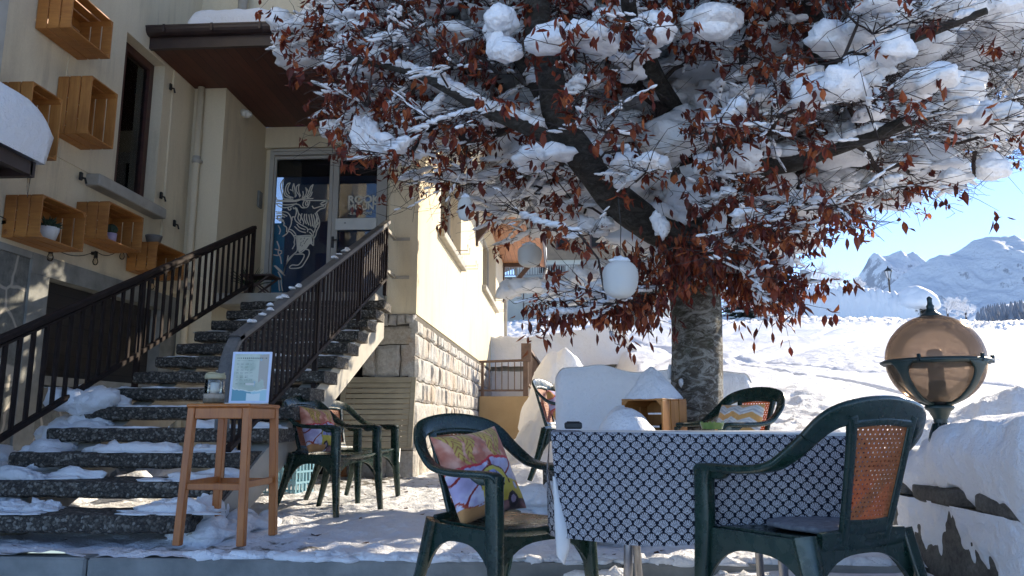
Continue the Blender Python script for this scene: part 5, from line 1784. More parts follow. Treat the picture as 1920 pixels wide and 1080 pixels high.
# terrace parapet with rail at the far end of the building
pa = empty('parapet', (-1.1, 17, .1), 'orange rendered parapet with a brown railing at the end of the stone wall', 'parapet')
pO = np.array([-1.1, 17, .1])
def pp_(mb, n, m, sm=False):
    mb.v = [v - pO for v in mb.v]; return mb.build(n, m, pa, sm)
mb = MB(); mb.box((BX + .04, 17, .1), (-.62, 17.3, 1.34), bev=.01); pp_(mb, 'front_wall', M['orangewall'])
mb = MB(); mb.box((-.80, 17.31, .1), (-.56, 21, 1.30), bev=.01); mb.box((-.615, 17.02, .1), (-.50, 17.31, 1.30), bev=.01); pp_(mb, 'side_wall', M['yellowwall'])
mb = MB(); mb.beam((BX + .03, 17.1, 2.10), (-.75, 17.1, 2.13), .07, .05); mb.beam((BX + .03, 17.1, 1.47), (-.75, 17.1, 1.47), .04, .04)
for x in (BX + .10, -.76): mb.box((x - .03, 17.07, 1.2), (x + .03, 17.13, 2.1 if x < -1 else 2.35))
mb.box((-.80, 17.04, 1.25), (-.69, 17.15, 2.18)); mb.box((-.84, 17.02, 2.10), (-.62, 17.10, 2.50)); pp_(mb, 'rail_frame', M['railpost'])
for k in range(6):
    mb = MB(); x = BX + .25 + k * .14; mb.box((x - .01, 17.09, 1.49), (x + .01, 17.11, 2.09)); pp_(mb, 'bar', M['railpost'])
mb = MB(); mb.beam((-.70, 17.1, 2.42), (-.42, 21, 2.15), .07, .06); mb.beam((-.70, 17.1, 1.6), (-.42, 21, 1.4), .05, .05)
for k in range(24):
    t = k / 24; mb.box((-.71 + .28 * t - .008, 17.15 + 3.8 * t, 1.6 - .2 * t), (-.71 + .28 * t + .008, 17.22 + 3.8 * t, 2.40 - .26 * t))
pp_(mb, 'side_rail', M['railpost'])

# long retaining wall with its deep snow bank
mb = MB(); mb.box((-6, 20.4, .2), (1.9, 20.8, 2.28)); o = mb.build('retaining_wall', M['concrete'], None); tag(o, 'low grey retaining wall under the long snow bank', 'wall')
mb = MB()
nx, na = 240, 40
V = []
for i in range(nx):
    x = -5.5 + i / (nx - 1) * 8.0
    top = 3.10 + .12 * math.sin(x * 1.3) + .28 * math.exp(-((x - 1.25) / .35) ** 2)
    end = 1 - sstep(1.4, 2.5, np.array(x))
    hh = (top - 2.25) * float(end) + .02
    for j in range(na):
        t = j / (na - 1)
        if t < .55: yy = 20.22 + .10 * math.sin(t / .55 * 3.1); zz = 2.22 + hh * (t / .55) ** .9
        else:
            q = (t - .55) / .45; yy = 20.22 + .10 * math.sin(3.1) + q * 1.6; zz = 2.22 + hh * (1 - .18 * q ** 2) + .04 * math.sin(q * 3.1)
        V.append((x, yy, zz))
V = np.array(V); n_ = fbm(V * np.array([1, 1, 1]), 1.5, 3, 77); n2_ = fbm(V, 9, 2, 78)
edge = np.tile(np.exp(-((np.linspace(0, 1, na) - .55) / .06) ** 2), nx)
V[:, 1] -= .05 * n_; V[:, 2] += .03 * n_ + .05 * edge * n2_ 
mb.add(V, grid(None, nx, na)); o = mb.build('snow_bank', M['snow'], None, True); tag(o, 'long flat faced snow bank on the retaining wall behind the tree', 'snow bank')
mb = MB()
lump(mb, (.12, 13.2, .7), (.75, .6, 1.16), 5, .16, 1.5, .5, 3)
o = mb.build('snow_heap', M['snow'], None, True); tag(o, 'pointed sunlit snow heap beside the far brown railing', 'snow heap')
# shovelled bank sloping from the parapet down to the trodden terrace
mb = MB(); nx, ny = 120, 120
X, Yg = np.meshgrid(np.linspace(-1.25, .9, nx), np.linspace(7.2, 16.6, ny), indexing='ij')
h = sstep(-1.1, .25, X + .12 * vn(np.stack([X.ravel() * 2, Yg.ravel() * 1.2, 0 * X.ravel()], 1), 3).reshape(X.shape) - (Yg - 12) * .03) * (1.15 * sstep(7.3, 10.5, Yg)) 
P = np.stack([X.ravel(), Yg.ravel(), h.ravel()], 1); n_ = fbm(P, 2.2, 4, 12); 
P[:, 2] = .08 + h.ravel() * (1 + .18 * n_) + .05 * n_ * (h.ravel() > .02) + .02 * fbm(P, 8, 2, 15)
mb.add(P, grid(None, nx, ny)); o = mb.build('snow_bank', M['snow'], None, True); tag(o, 'shovelled snow bank along the path between stone wall and snow block', 'snow bank')


# cut snow block behind the tree
def sheet_block(x0, x1, y0, y1, z0, topf, seed):
    nx, nz, ny = 120, 60, 30
    V = []; 
    xs = np.linspace(x0, x1, nx)
    prof = []
    for k in range(nz): prof.append((0, k / (nz - 1)))
    for k in range(1, ny): prof.append((k / (ny - 1), 1))
    prof = np.array(prof)
    for x in xs:
        e = min(x - x0, x1 - x); rnd = (1 - min(1, e / .07)) ** 2 * .07
        tz = topf(x) - rnd
        for (a, b) in prof:
            cr = .05 * (max(0, b - .9) / .1) ** 2 * (a == 0)
            V.append((x, y0 + cr + a * (y1 - y0) + rnd, z0 + (tz - z0) * b - .05 * a))
    V = np.array(V); n_ = fbm(V, 2.2, 4, seed); n2 = fbm(V, 14, 3, seed + 1)
    V[:, 1] += .022 * n_ + .004 * n2; V[:, 2] += .01 * n_ * (V[:, 2] > z0 + .2)
    m = len(prof)
    mb = MB(); mb.add(V, grid(None, nx, m) )
    for i in (0, nx - 1):
        S = V[i * m:(i + 1) * m]; B = S.copy(); B[:, 1] = y1 + .02; 
        mb.add(np.stack([S, B], 1).reshape(-1, 3), grid(None, m, 2))
    S = V.reshape(nx, m, 3)[:, -1]; B = S.copy(); B[:, 2] = z0; mb.add(np.stack([S, B], 1).reshape(-1, 3), grid(None, nx, 2))
    return mb


tf = lambda x: 1.215 + .018 * math.sin(x * 7 + .5) + .03 * math.exp(-((x - .35) / .12) ** 2) - .012 * x
mb = sheet_block(-.035, 1.52, 6.2, 7.0 - .25, .05, tf, 33)
for k in range(26):
    lump(mb, (rng.uniform(-.35, .1), 6.12 + rng.uniform(-.15, .1), .12 + rng.uniform(0, .12)), (.14, .12, .10), 3, .3, 1.7, .5, 1500 + k)
o = mb.build('snow_block', M['snow'], None, True); tag(o, 'tall flat cut block of snow standing behind the tree trunk', 'snow block')

# crate with its snow cap in front of the block
r = empty('wooden_crate', (.74, 5.15, .68), 'wooden crate under a pointed snow cap beside the tree trunk', 'crate', None, R_(-38))
s, f = crate_mesh(.31, .36, .31); s.build('slats', M['crate'], r); [q.build('corner_batten', M['crate_h'], r) for q in f]
r.location = (.53, 5.12, .585)
mb = MB()
n = 44; A, B = np.meshgrid(np.linspace(0, 2 * math.pi, n), np.linspace(0, 1, n), indexing='ij')
P = np.stack([B * np.cos(A), B * np.sin(A)], -1)
hh = .22 * (1 - B ** 1.25)
sq = 1 / np.maximum(np.abs(np.cos(A)), np.abs(np.sin(A))) ** .6
V = np.stack([P[..., 0] * sq * .165 , P[..., 1] * sq * .165 + .155, hh + .362], -1).reshape(-1, 3)
V[:, 2] += .012 * fbm(V, 9, 3, 5) ; V[:, 0] += -.02 * (V[:, 2] - .36) / .2
mb.add(V, grid(None, n, n)); mb.box((-.14, .02, .355), (.14, .29, .366)); mb.build('snow_cap', M['snow'], r, True)
mb = MB()
n = 90; X, Yg = np.meshgrid(np.linspace(.05, 1.05, n), np.linspace(4.45, 6.15, n), indexing='ij')
h = .79 * np.exp(-np.abs((X - .42) / .36) ** 2.2) * np.exp(-np.abs((Yg - 5.0) / .42) ** 2.4) 
h = np.maximum(h, .60 * sstep(4.7, 4.95, Yg) * (1 - sstep(.92, 1.05, X)) * sstep(.08, .3, X) * (1 - sstep(5.7, 6.1, Yg)))
P = np.stack([X.ravel(), Yg.ravel(), .1 + h.ravel()], 1)
P[:, 2] += .03 * fbm(P, 3, 4, 8) * (h.ravel() > .03)
m_ = (P[:, 1] > 4.97) & (P[:, 0] > .42); P[m_, 2] = np.minimum(P[m_, 2], .70)
mb.add(P, grid(None, n, n)); o = mb.build('snow_heap', M['snow'], None, True); tag(o, 'rounded snow mound just behind the patterned table in front of the crate', 'snow heap')

mb = MB(); bl = np.array([(0, 0, 0), (.02, .012, .004), (.045, .004, .008), (.03, -.014, .0)])
for k in range(170):
    x = rng.uniform(-3.0, 1.6); y = rng.uniform(4.05, 9.2); a = rng.uniform(0, 6.28); q = rng.uniform(.5, 1.3)
    if .0 < x < 1.1 and 4.4 < y < 6.2: continue
    V = bl * q; V = np.stack([V[:, 0] * math.cos(a) - V[:, 1] * math.sin(a), V[:, 0] * math.sin(a) + V[:, 1] * math.cos(a), V[:, 2] + .006], 1)
    mb.add(V + np.array([x, y, float(ground_z(np.array([x]), np.array([y]))[0])]), [(0, 1, 2, 3)])
o = mb.build('fallen_leaves', simple('fallen_leaf', (.10, .035, .018), (.04, .018, .012), 30, .8)); tag(o, 'scattered dry brown leaves fallen on the trodden terrace snow', 'leaves', kind='stuff')

# ------------------------------------------------------------------ low wall on the right with its snow
wl = empty('low_wall', (1.9, 2.5, 0), 'low rough concrete wall with capstones and snow stuck to its face', 'wall')
wO = np.array([1.9, 2.5, 0])
def wp(mb, n, m, sm=False):
    mb.v = [v - wO for v in mb.v]; return mb.build(n, m, wl, sm)
mb = MB(); n1, n2 = 160, 40
A, B = np.meshgrid(np.linspace(-1, 4.5, n1), np.linspace(-.1, .43, n2), indexing='ij')
V = np.stack([np.full(A.size, 1.76), A.ravel(), B.ravel()], 1); V[:, 0] += .022 * fbm(V, 3, 5, 3)
mb.add(V, grid(None, n1, n2)); mb.box((1.80, -1, -.1), (2.15, 4.5, .42)); mb.box((1.76, 4.45, -.1), (2.15, 4.52, .42))
rubble = NT('rubble_concrete'); v = rubble.co()
nn = rubble.noise(v, 6, 8, .7); nn2 = rubble.noise(v, 40, 5, .7)
cc = rubble.ramp(nn, [(.3, (.05, .045, .04)), (.55, (.13, .12, .10)), (.7, (.22, .2, .175))]); cc = rubble.mix(.3, cc, rubble.ramp(nn2, [(.35, (.03, .03, .03)), (.7, (.3, .28, .25))]))
rubble.col(cc); rubble.rgh(.95); rubble.bump(rubble.math('ADD', nn, nn2), .9, .02)
wp(mb, 'wall_face', rubble.m, True)
mb = MB(); y = -1.0
while y < 4.4:
    L = rng.uniform(.35, .6); L = min(L, 4.5 - y)
    V, Fc = ICO[4]; V = np.sign(V) * np.abs(V) ** .3; V = V * np.array([.225, L / 2 - .008, .045]) + np.array([1.955, y + L / 2, .462]); V += .010 * np.stack([fbm(V * 7, 1, 3, 5), fbm(V * 7, 1, 3, 6), fbm(V * 7, 1, 3, 7)], 1)
    mb.add(V, Fc); y += L
wp(mb, 'capstones', rubble.m, True)
# thick snow on the wall
mb = MB(); n1, n2 = 260, 60
V = []
for i in range(n1):
    y = -1.0 + i / (n1 - 1) * 5.6
    H0 = .235 + .03 * math.sin(y * 2.3) + .025 * math.sin(y * 5.1 + 1) + .08 * max(0, 3.2 - y) - .105 * float(sstep(3.35, 4.05, np.array(y)))
    lip = 1.705 + .05 * math.sin(y * 3.1 + 2)
    dip = .07 * max(0, vn(np.array([[y * 3.5, 0, 0]]), 5)[0]) 
    for j in range(n2):
        t = j / (n2 - 1)
        if t < .12: q = t / .12; x = lip + .06 - .06 * q; z = .515 - dip - .02 + .03 * q
        elif t < .5: q = (t - .12) / .38; x = lip - .035 * math.sin(q * 3.1) + .05 * q; z = .52 - dip * (1 - q) + (H0) * q ** .8
        else: q = (t - .5) / .5; x = lip + .05 + q * .75; z = .55 + H0 + .05 * math.sin(q * 3.1) - .28 * q ** 3
        V.append((x, y, z))
V = np.array(V); n_ = fbm(V, 2.6, 4, 25); n3 = fbm(V * np.array([1, 1, .5]), 7, 3, 26)
V[:, 0] -= .045 * n_ + .012 * n3; V[:, 2] += .035 * n_ + .008 * n3
tt = np.tile(np.linspace(0, 1, n2), n1)
drip = np.clip(vn(np.stack([V[:, 1] * 9, 0 * V[:, 1], 0 * V[:, 1]], 1), 31), 0, 1) * np.clip(1 - tt / .2, 0, 1)
V[:, 2] -= .11 * drip
mb.add(V, grid(None, n1, n2)); wp(mb, 'snow_cap', M['snow'], True)
# snow plastered on the face
mb = MB(); n1, n2 = 420, 90
A, B = np.meshgrid(np.linspace(-.8, 4.35, n1), np.linspace(.0, .43, n2), indexing='ij')
P = np.stack([np.zeros(A.size), A.ravel(), B.ravel()], 1)
f = fbm(P * np.array([1, 1, .55]), 3.2, 5, 61) + .55 * (3.55 - A.ravel()).clip(-1, .75) + .40
V = np.stack([1.752 - .05 * np.clip(f * 1.6, -.9, .9) + .02, A.ravel(), B.ravel()], 1)
V[:, 0] -= .006 * fbm(P, 20, 2, 3)
mb.add(V, grid(None, n1, n2)); wp(mb, 'stuck_snow', M['snow'], True)
mb = MB()
for k in range(30):
    lump(mb, (1.68 + rng.uniform(-.2, .05), rng.uniform(2.2, 3.9), .01), (rng.uniform(.06, .16), rng.uniform(.08, .18), rng.uniform(.04, .12)), 3, .3, 1.8, .3, 1700 + k)
o = mb.build('snow_heap', M['snow'], None, True); tag(o, 'snow clumps at the foot of the low wall on the right', 'snow heap')

# globe lamp
gl = empty('globe_lamp', (1.745, 3.72, .70), 'smoked brown glass globe lamp with green iron band on the snowy wall', 'lamp')
gz = .375; gr = .224
gl.location = (1.845, 3.93, .722)
mb = MB(); ph = np.linspace(-math.pi / 2 + .42, math.pi / 2 - .22, 40)
mb.lathe([(gr * math.cos(a), gz + gr * math.sin(a)) for a in ph], n=64); mb.f = [f for f in mb.f if len(f) == 4]; mb.build('globe', M['smoky'], gl, True)
iron = simple('dark_green_iron', (.012, .035, .033), (.006, .018, .018), 18, .4, .3, 60)
mb = MB(); zb = gz - .005
mb.lathe([(gr - .004, zb - .018), (gr + .010, zb - .02), (gr + .024, zb - .009), (gr + .024, zb - .001), (gr + .008, zb + .007), (gr - .004, zb + .007), (gr - .004, zb - .018)], n=64)
for a in (-.35, 2.2, 4.0, 5.2):
    c_, s_ = math.cos(a), math.sin(a); mb.box(((gr + .02) * c_ - .007, (gr + .02) * s_ - .007, zb - .016), ((gr + .02) * c_ + .007, (gr + .02) * s_ + .007, zb + .022), bev=.002)
mb.build('band', iron, gl, True)
for a in (-math.pi / 2 + .42, math.pi / 2 + .5, math.pi + .5):
    d = np.array([math.cos(a), math.sin(a), 0]); q = np.array([-math.sin(a), math.cos(a), 0])
    rows = []
    for (r_, z, w) in ((gr + .014, zb - .01, .13), (gr + .012, zb - .035, .075), (gr + .002, zb - .07, .045), (gr - .03, zb - .125, .04), (gr - .09, zb - .18, .036), (.075, zb - .205, .03), (.055, zb - .21, .03)):
        p = d * r_; rows.append((p[0], p[1], z, q[0], q[1], 0, w, .016))
    mb = MB(); sweep(mb, rows, 5, 10, 4); mb.build('bracket_arm', iron, gl, True)
mb = MB(); mb.lathe([(.0, .155), (.062, .155), (.066, .145), (.062, .135), (.048, .125), (.034, .095), (.03, .085), (.032, .08), (.028, .07), (.045, .02), (.058, -.02), (.064, -.14), (.0, -.14)][::-1], n=32)
for k in range(12):
    a = k * math.pi / 6; mb.tube([(.031 * math.cos(a), .031 * math.sin(a), .068), (.048 * math.cos(a), .048 * math.sin(a), .02), (.064 * math.cos(a), .064 * math.sin(a), -.05)], .006, 5)
mb.build('neck', iron, gl, True)
mb = MB(); zt_ = gz + gr - .006
mb.lathe([(.052, zt_ - .004), (.053, zt_ + .002), (.038, zt_ + .012), (.024, zt_ + .024), (.016, zt_ + .04), (.019, zt_ + .05), (.013, zt_ + .058), (.011, zt_ + .075), (.013, zt_ + .09), (.008, zt_ + .096), (.0, zt_ + .1)], n=24); mb.build('finial', iron, gl, True)
mb = MB(); mb.lathe([(.0, .155), (.052, .155), (.05, .20), (.04, .215), (.038, .27), (.0, .27)], n=20); mb.build('lamp_socket', M['black'], gl, True)
mb = MB(); mb.lathe([(.0, .27), (.034, .272), (.036, .29), (.036, .41), (.030, .425), (.0, .43)], n=20); mb.build('bulb', simple('opal_bulb', (.55, .47, .40), (.5, .42, .36), 5, .4), gl, True)

# ------------------------------------------------------------------ the beech
def vein(U): return U


def beech():
    tr = empty('beech_tree', (.98, 5.6, .1), 'beech with lichened trunk, clinging red brown leaves and heavy snow', 'tree')
    O = np.array([.98, 5.6, .1])
    r_ = np.random.default_rng(21)

    def tp(mb, n, m, sm=False):
        mb.v = [v - O for v in mb.v]; return mb.build(n, m, tr, sm)
    A3 = lambda L: np.array([at(*p) for p in L])
    base = A3([(1307, 905, 5.6), (1306, 800, 5.6), (1306, 700, 5.6), (1305, 600, 5.6), (1300, 520, 5.6), (1292, 450, 5.6)])
    base[0, 2] = .05
    limbs = [
        ([(1292, 450, 5.6), (1225, 432, 5.45), (1160, 378, 5.2), (1092, 305, 4.95), (1045, 225, 4.8), (1018, 140, 4.7), (1003, 40, 4.6), (1010, -120, 4.5)], .105, .06),
        ([(1292, 450, 5.6), (1288, 350, 5.65), (1278, 230, 5.8), (1285, 120, 6.0), (1250, 0, 6.2), (1230, -220, 6.5), (1230, -420, 6.7)], .13, .06),
        ([(1296, 480, 5.6), (1360, 385, 5.6), (1415, 328, 5.5), (1490, 302, 5.3), (1565, 288, 5.1), (1640, 262, 4.9), (1760, 205, 4.7)], .085, .025),
        ([(1288, 330, 5.65), (1345, 250, 5.6), (1420, 205, 5.5), (1505, 165, 5.4), (1520, 60, 5.2), (1512, -60, 5.1), (1530, -260, 5.0)], .085, .05),
        ([(1092, 305, 4.95), (1010, 255, 4.7), (900, 205, 4.5), (790, 150, 4.5), (650, 110, 4.5)], .05, .014),
        ([(1045, 225, 4.8), (985, 120, 5.4), (900, 30, 5.8), (800, -60, 6.2)], .05, .02),
        ([(1288, 350, 5.65), (1240, 230, 6.6), (1180, 130, 7.6), (1120, 50, 8.4)], .06, .02),
        ([(1278, 230, 5.8), (1210, 120, 5.1), (1180, 20, 4.5), (1170, -120, 3.9)], .06, .03),
        ([(1345, 250, 5.6), (1400, 180, 6.6), (1500, 110, 7.6), (1600, 60, 8.6)], .06, .02),
        ([(1420, 205, 5.5), (1560, 130, 4.8), (1700, 70, 4.3), (1850, 20, 4.0)], .045, .015),
        ([(1490, 302, 5.3), (1600, 300, 5.8), (1720, 330, 6.3), (1880, 330, 6.6)], .035, .01),
        ([(1300, 520, 5.6), (1240, 545, 5.2), (1170, 562, 4.8), (1090, 573, 4.5), (1020, 585, 4.3)], .022, .005),
        ([(1300, 510, 5.6), (1370, 520, 5.2), (1460, 515, 4.9), (1545, 528, 4.7)], .022, .006),
        ([(1285, 120, 6.0), (1340, 20, 6.6), (1380, -150, 7.2), (1420, -320, 7.6)], .06, .02),
    ]
    trunk = MB()
    # trunk with root flare
    P = catmull(base, 8); n = 40; a = np.arange(n) * 2 * math.pi / n; V = []
    for i, p in enumerate(P):
        h = p[2]; r = .178 + .10 * math.exp(-max(0, h - .1) / .28) + .03 * sstep(1.5, 2.2, np.array(h))
        q = np.stack([np.cos(a), np.sin(a), np.full(n, h * 1.0)], 1)
        rr = r * (1 + .07 * fbm(q * np.array([1.3, 1.3, .9]), 1, 3, 4) + .012 * fbm(q * np.array([6, 6, 10]), 1, 2, 5))
        V.append(np.stack([p[0] + rr * np.cos(a), p[1] + rr * np.sin(a), np.full(n, h)], 1))
    trunk.add(np.concatenate(V), [(i * n + k, i * n + (k + 1) % n, (i + 1) * n + (k + 1) % n, (i + 1) * n + k) for i in range(len(P) - 1) for k in range(n)])
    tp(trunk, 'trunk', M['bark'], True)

    nodes = []; par = []; rad0 = []
    limb_mb = MB()
    snow = Snow()
    for pts, ra, rb in limbs:
        P = A3(pts)
        # a little wobble
        P[1:-1] += r_.uniform(-.04, .04, P[1:-1].shape)
        C = catmull(P, 6); rr = np.linspace(ra, rb, len(C)) ** 1.0
        rr = rr * 1.22 * (1 + .14 * vn(C * 5, 3))
        limb_mb.tube(C, rr, 12)
        prev = None
        for i, c in enumerate(C):
            nodes.append(c); par.append(prev); rad0.append(rr[i]); prev = len(nodes) - 1
        # snow saddled along the upper side
        for i in range(2, len(C) - 1):
            if vn(C[i:i + 1] * 2.3, 8)[0] > -.1:
                for q in range(3):
                    t = r_.random(); c = C[i - 1] * (1 - t) + C[i] * t; k_ = r_.uniform(.5, .95)
                    snow.lump(c + np.array([r_.normal(0, .2) * rr[i], r_.normal(0, .2) * rr[i], rr[i] * .85]), (rr[i] * k_ + .02, rr[i] * k_ + .02, rr[i] * k_ * .6 + .02), 3, .7, r_.uniform(0, 6), 0, int(r_.integers(24)), .2)
    nodes = list(nodes)

    # ---- crown sprays
    bx = [480, 520, 560, 600, 640, 690, 730, 800, 860, 950, 1000, 1010, 1100, 1200, 1240, 1370, 1440, 1470, 1560, 1570, 1640, 1750, 1760, 1840, 1900, 1980, 2100]
    by = [10, 70, 110, 140, 200, 285, 320, 350, 385, 440, 470, 600, 598, 592, 560, 560, 590, 440, 420, 410, 405, 405, 345, 335, 312, 305, 300]
    targets = []; ty = []
    tries = 0
    while len(targets) < 2250 and tries < 300000:
        tries += 1
        px = r_.uniform(430, 2060); py = r_.uniform(-420, 600); Y = r_.uniform(4.0, 12.4)
        p = at(px, py, Y)
        rad = math.hypot(p[0] - .98, (p[1] - 5.6))
        if rad > 4.0 + .3 * math.sin(px * .01) + 1.6 * float(sstep(7, 9.5, np.array(Y))) * (p[2] > 3.6): continue  # back of the crown widened to block sun from the stone cladding
        if p[2] > 7.0 or (p[2] > 5.6 and rad > 5.8 - (p[2] - 5.6) * 1.6): continue
        lim = np.interp(px, bx, by) - 22
        if py > lim: continue
        # keep the camera-side sprays small in number and the porch clear
        if Y > 7.7 and p[0] < -1.4 and p[2] < 5.3: continue
        if p[0] < -1.5 and Y > 6.6: continue
        w = 1.0
        if py > 440 and 1000 < px < 1240: w = .8 if py > 550 else (.02 if py > 425 else .2)
        if 780 < px < 1010 and py > 270: w = .22
        if 980 < px < 1330 and 120 < py < 440 and Y < 5.3: w *= .35
        if 1380 < px < 1620 and 230 < py < 340 and Y < 5.2: w *= .35
        if 1020 < px < 1260 and 330 < py < 440: w = .35
        if px < 660 and py > 200: w = .12
        if px > 1560 and py > 320: w = .35
        if 1440 < px < 1570 and py > 400: w = .05 if py < 500 else .6
        if px > 1650 and py < 330: w = .5
        if Y < 4.5: w *= .5
        if px < 545: continue
        if px < 650: w *= .28
        if py < -60: w *= .45
        near = False
        for lx, ly in ((1225, 432), (1190, 405), (1160, 378), (1125, 340), (1092, 305), (1065, 262), (1045, 225), (1030, 180), (1018, 140), (1008, 90), (1288, 350), (1282, 290), (1278, 230), (1415, 328), (1450, 315), (1490, 302), (1530, 295), (1520, 60), (1512, 110)):
            if Y < 5.7 and abs(px - lx) < 46 and abs(py - ly) < 46: near = True
        if near and r_.random() < .93: continue
        if r_.random() > w: continue
        targets.append(p); ty.append((px, py))
    T = np.array(targets)
    order = np.argsort(np.hypot(np.hypot(T[:, 0] - .98, T[:, 1] - 5.6), (T[:, 2] - 2.2) * .6))
    N_ = np.array(nodes); NL = list(nodes)
    cap = len(nodes) + len(T) * 8
    buf = np.zeros((cap, 3)); buf[:len(nodes)] = N_; cnt = len(nodes)
    parent = list(par); kids = [0] * cnt
    chains = []
    for oi in order:
        p = T[oi]
        d = buf[:cnt] - p
        dist = np.sqrt((d ** 2).sum(1))
        # prefer joints that are lower / nearer the trunk than the target
        rt = np.hypot(buf[:cnt, 0] - .98, buf[:cnt, 1] - 5.6); rp = math.hypot(p[0] - .98, p[1] - 5.6)
        cost = dist + .5 * np.clip(rt - rp, 0, None) + .35 * np.clip(buf[:cnt, 2] - p[2], 0, None)
        j = int(np.argmin(cost))
        s = buf[j].copy(); L = np.linalg.norm(p - s)
        k = max(2, min(7, int(L / .16)))
        dirn = (p - s)
        side = r_.normal(0, .10, 3) * L
        prev = j; path = [j]
        for q in range(1, k + 1):
            t = q / k
            pt = s + dirn * t + side * math.sin(math.pi * t) + np.array([0, 0, .07 * L * math.sin(math.pi * t)])
            buf[cnt] = pt; parent.append(prev); prev = cnt; path.append(cnt); cnt += 1
        chains.append((path, oi))
    # pipe model radii
    w = np.zeros(cnt)
    for path, oi in chains: w[path[-1]] += 1
    for i in range(cnt - 1, -1, -1):
        if parent[i] is not None: w[parent[i]] += w[i]
    rad = .0048 * np.maximum(w, 1) ** .46
    twig = MB()
    for path, oi in chains:
        idx = path
        P = buf[idx]; R = rad[idx].copy(); R[0] = min(R[0], R[1] * 1.15)
        R = np.minimum(R, .05)
        twig.tube(P, R, 6 if R[0] > .012 else 4, cap=False)
        front = P[-1][1] < 5.6
        for q in range(1, len(P)):
            if r_.random() > (.65 if front else .8): continue
            Ls = np.linalg.norm(P[q] - P[q - 1])
            if abs(P[q][2] - P[q - 1][2]) > .6 * Ls: continue
            Ls = Ls; m_ = max(1, int(Ls / (.028 if front else .045)))
            for z_ in range(m_):
                t = (z_ + r_.random()) / m_; b_ = (.007 if front else .014) + R[q] * .8 + r_.random() * (.011 if front else .018)
                snow.lump(P[q - 1] * (1 - t) + P[q] * t + np.array([0, 0, R[q] + b_ * .3]), (b_ * r_.uniform(1.6, 3.0), b_ * r_.uniform(.9, 1.3), b_ * r_.uniform(.6, 1.0)), 2, .8, math.atan2(*(P[q] - P[q - 1])[1::-1]), 0, int(r_.integers(24)), .3)
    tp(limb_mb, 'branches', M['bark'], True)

    # ---- leaves, twigs and snow pads per spray
    LV = []; LF = []; LC = []; ln = 0
    base_leaf = np.array([(0, 0, 0), (.22, .012, -.28), (.26, .0, -.55), (.0, .02, -1.0), (-.26, .0, -.55), (-.22, .012, -.28), (0, -.10, -.3), (0, -.12, -.62)])
    leaf_f = [(0, 1, 6), (1, 2, 7, 6), (2, 3, 7), (3, 4, 7), (4, 5, 6, 7), (5, 0, 6)]
    pal = np.array([(.12, .020, .012), (.15, .026, .014), (.20, .040, .018), (.25, .058, .020), (.13, .030, .018), (.34, .095, .03), (.075, .014, .011)])
    def leaf(p, size, dr, tone=1.0):
        nonlocal ln
        V = base_leaf * size * np.array([1.0, 1.0, 1.0]); V[:, 1] += (base_leaf[:, 2] ** 2) * dr[3] * size
        V[:, 0] *= dr[4]
        a, b, c = dr[0], dr[1], dr[2]
        ca, sa = math.cos(a), math.sin(a); cb, sb = math.cos(b), math.sin(b)
        V = np.stack([V[:, 0], V[:, 1] * cb - V[:, 2] * sb, V[:, 1] * sb + V[:, 2] * cb], 1)
        V = np.stack([V[:, 0] * ca - V[:, 1] * sa, V[:, 0] * sa + V[:, 1] * ca, V[:, 2]], 1)
        LV.append(V + p); LF.extend([tuple(i + ln for i in f) for f in leaf_f]); ln += 8
        col = pal[r_.integers(len(pal))] * r_.uniform(.8, 1.25) * tone
        LC.append(np.tile(col, (8, 1)))
    tw2 = MB()
    for path, oi in chains:
        p = buf[path[-1]]; px, py = ty[oi]; Y = p[1]
        outv = np.array([p[0] - .98, p[1] - 5.6, 0]); 
        nrm = np.linalg.norm(outv); outv = outv / (nrm + 1e-6)
        lo = np.interp(px, bx, by)
        edge = (lo - py) < 90
        offv = (p[2] > 4.6) and (py < -40)                  # above the frame: coarse
        right = px > 1600 and py < 330
        leafy = r_.uniform(.5, 1.4) * (.35 if right else 1) * (1.25 if (600 < px < 1500 and py < 330) else 1)
        if 780 < px < 1010 and py > 250: leafy *= .5
        if px < 640: leafy *= .5
        if px > 1180 and px < 1470 and py > 360: leafy *= 1.7
        bare = 780 < px < 1000 and py > 260
        front = Y < 5.7 and not offv
        # rounded loads of snow resting on the spray
        pk = .30 if front else (.94 if not bare else .2)
        if py > 470: pk = .2
        if right: pk = .62
        pads = r_.random() < pk
        if pads:
            big = r_.uniform(.04, .10) if front else r_.uniform(.12, .26)
            if edge: big *= .6
            if right: big = r_.uniform(.055, .13)
            for q in range(int(r_.integers(4, 9))):
                off = r_.normal(0, 1, 3) * big * np.array([.95, .95, .25]); k_ = big * r_.uniform(.45, 1.25)
                snow.lump(p + off + np.array([0, 0, .03 + k_ * .3]), (k_ * 1.1, k_ * r_.uniform(.8, 1.1), k_ * r_.uniform(.5, .85)), 3, .7, r_.uniform(0, 6.3), r_.uniform(-.12, .12), int(r_.integers(24)), .36)
        # fan of fine twigs
        nt = int(r_.integers(4, 8)) if not offv else 3
        ends = []
        if right: nt = int(nt * 1.6)
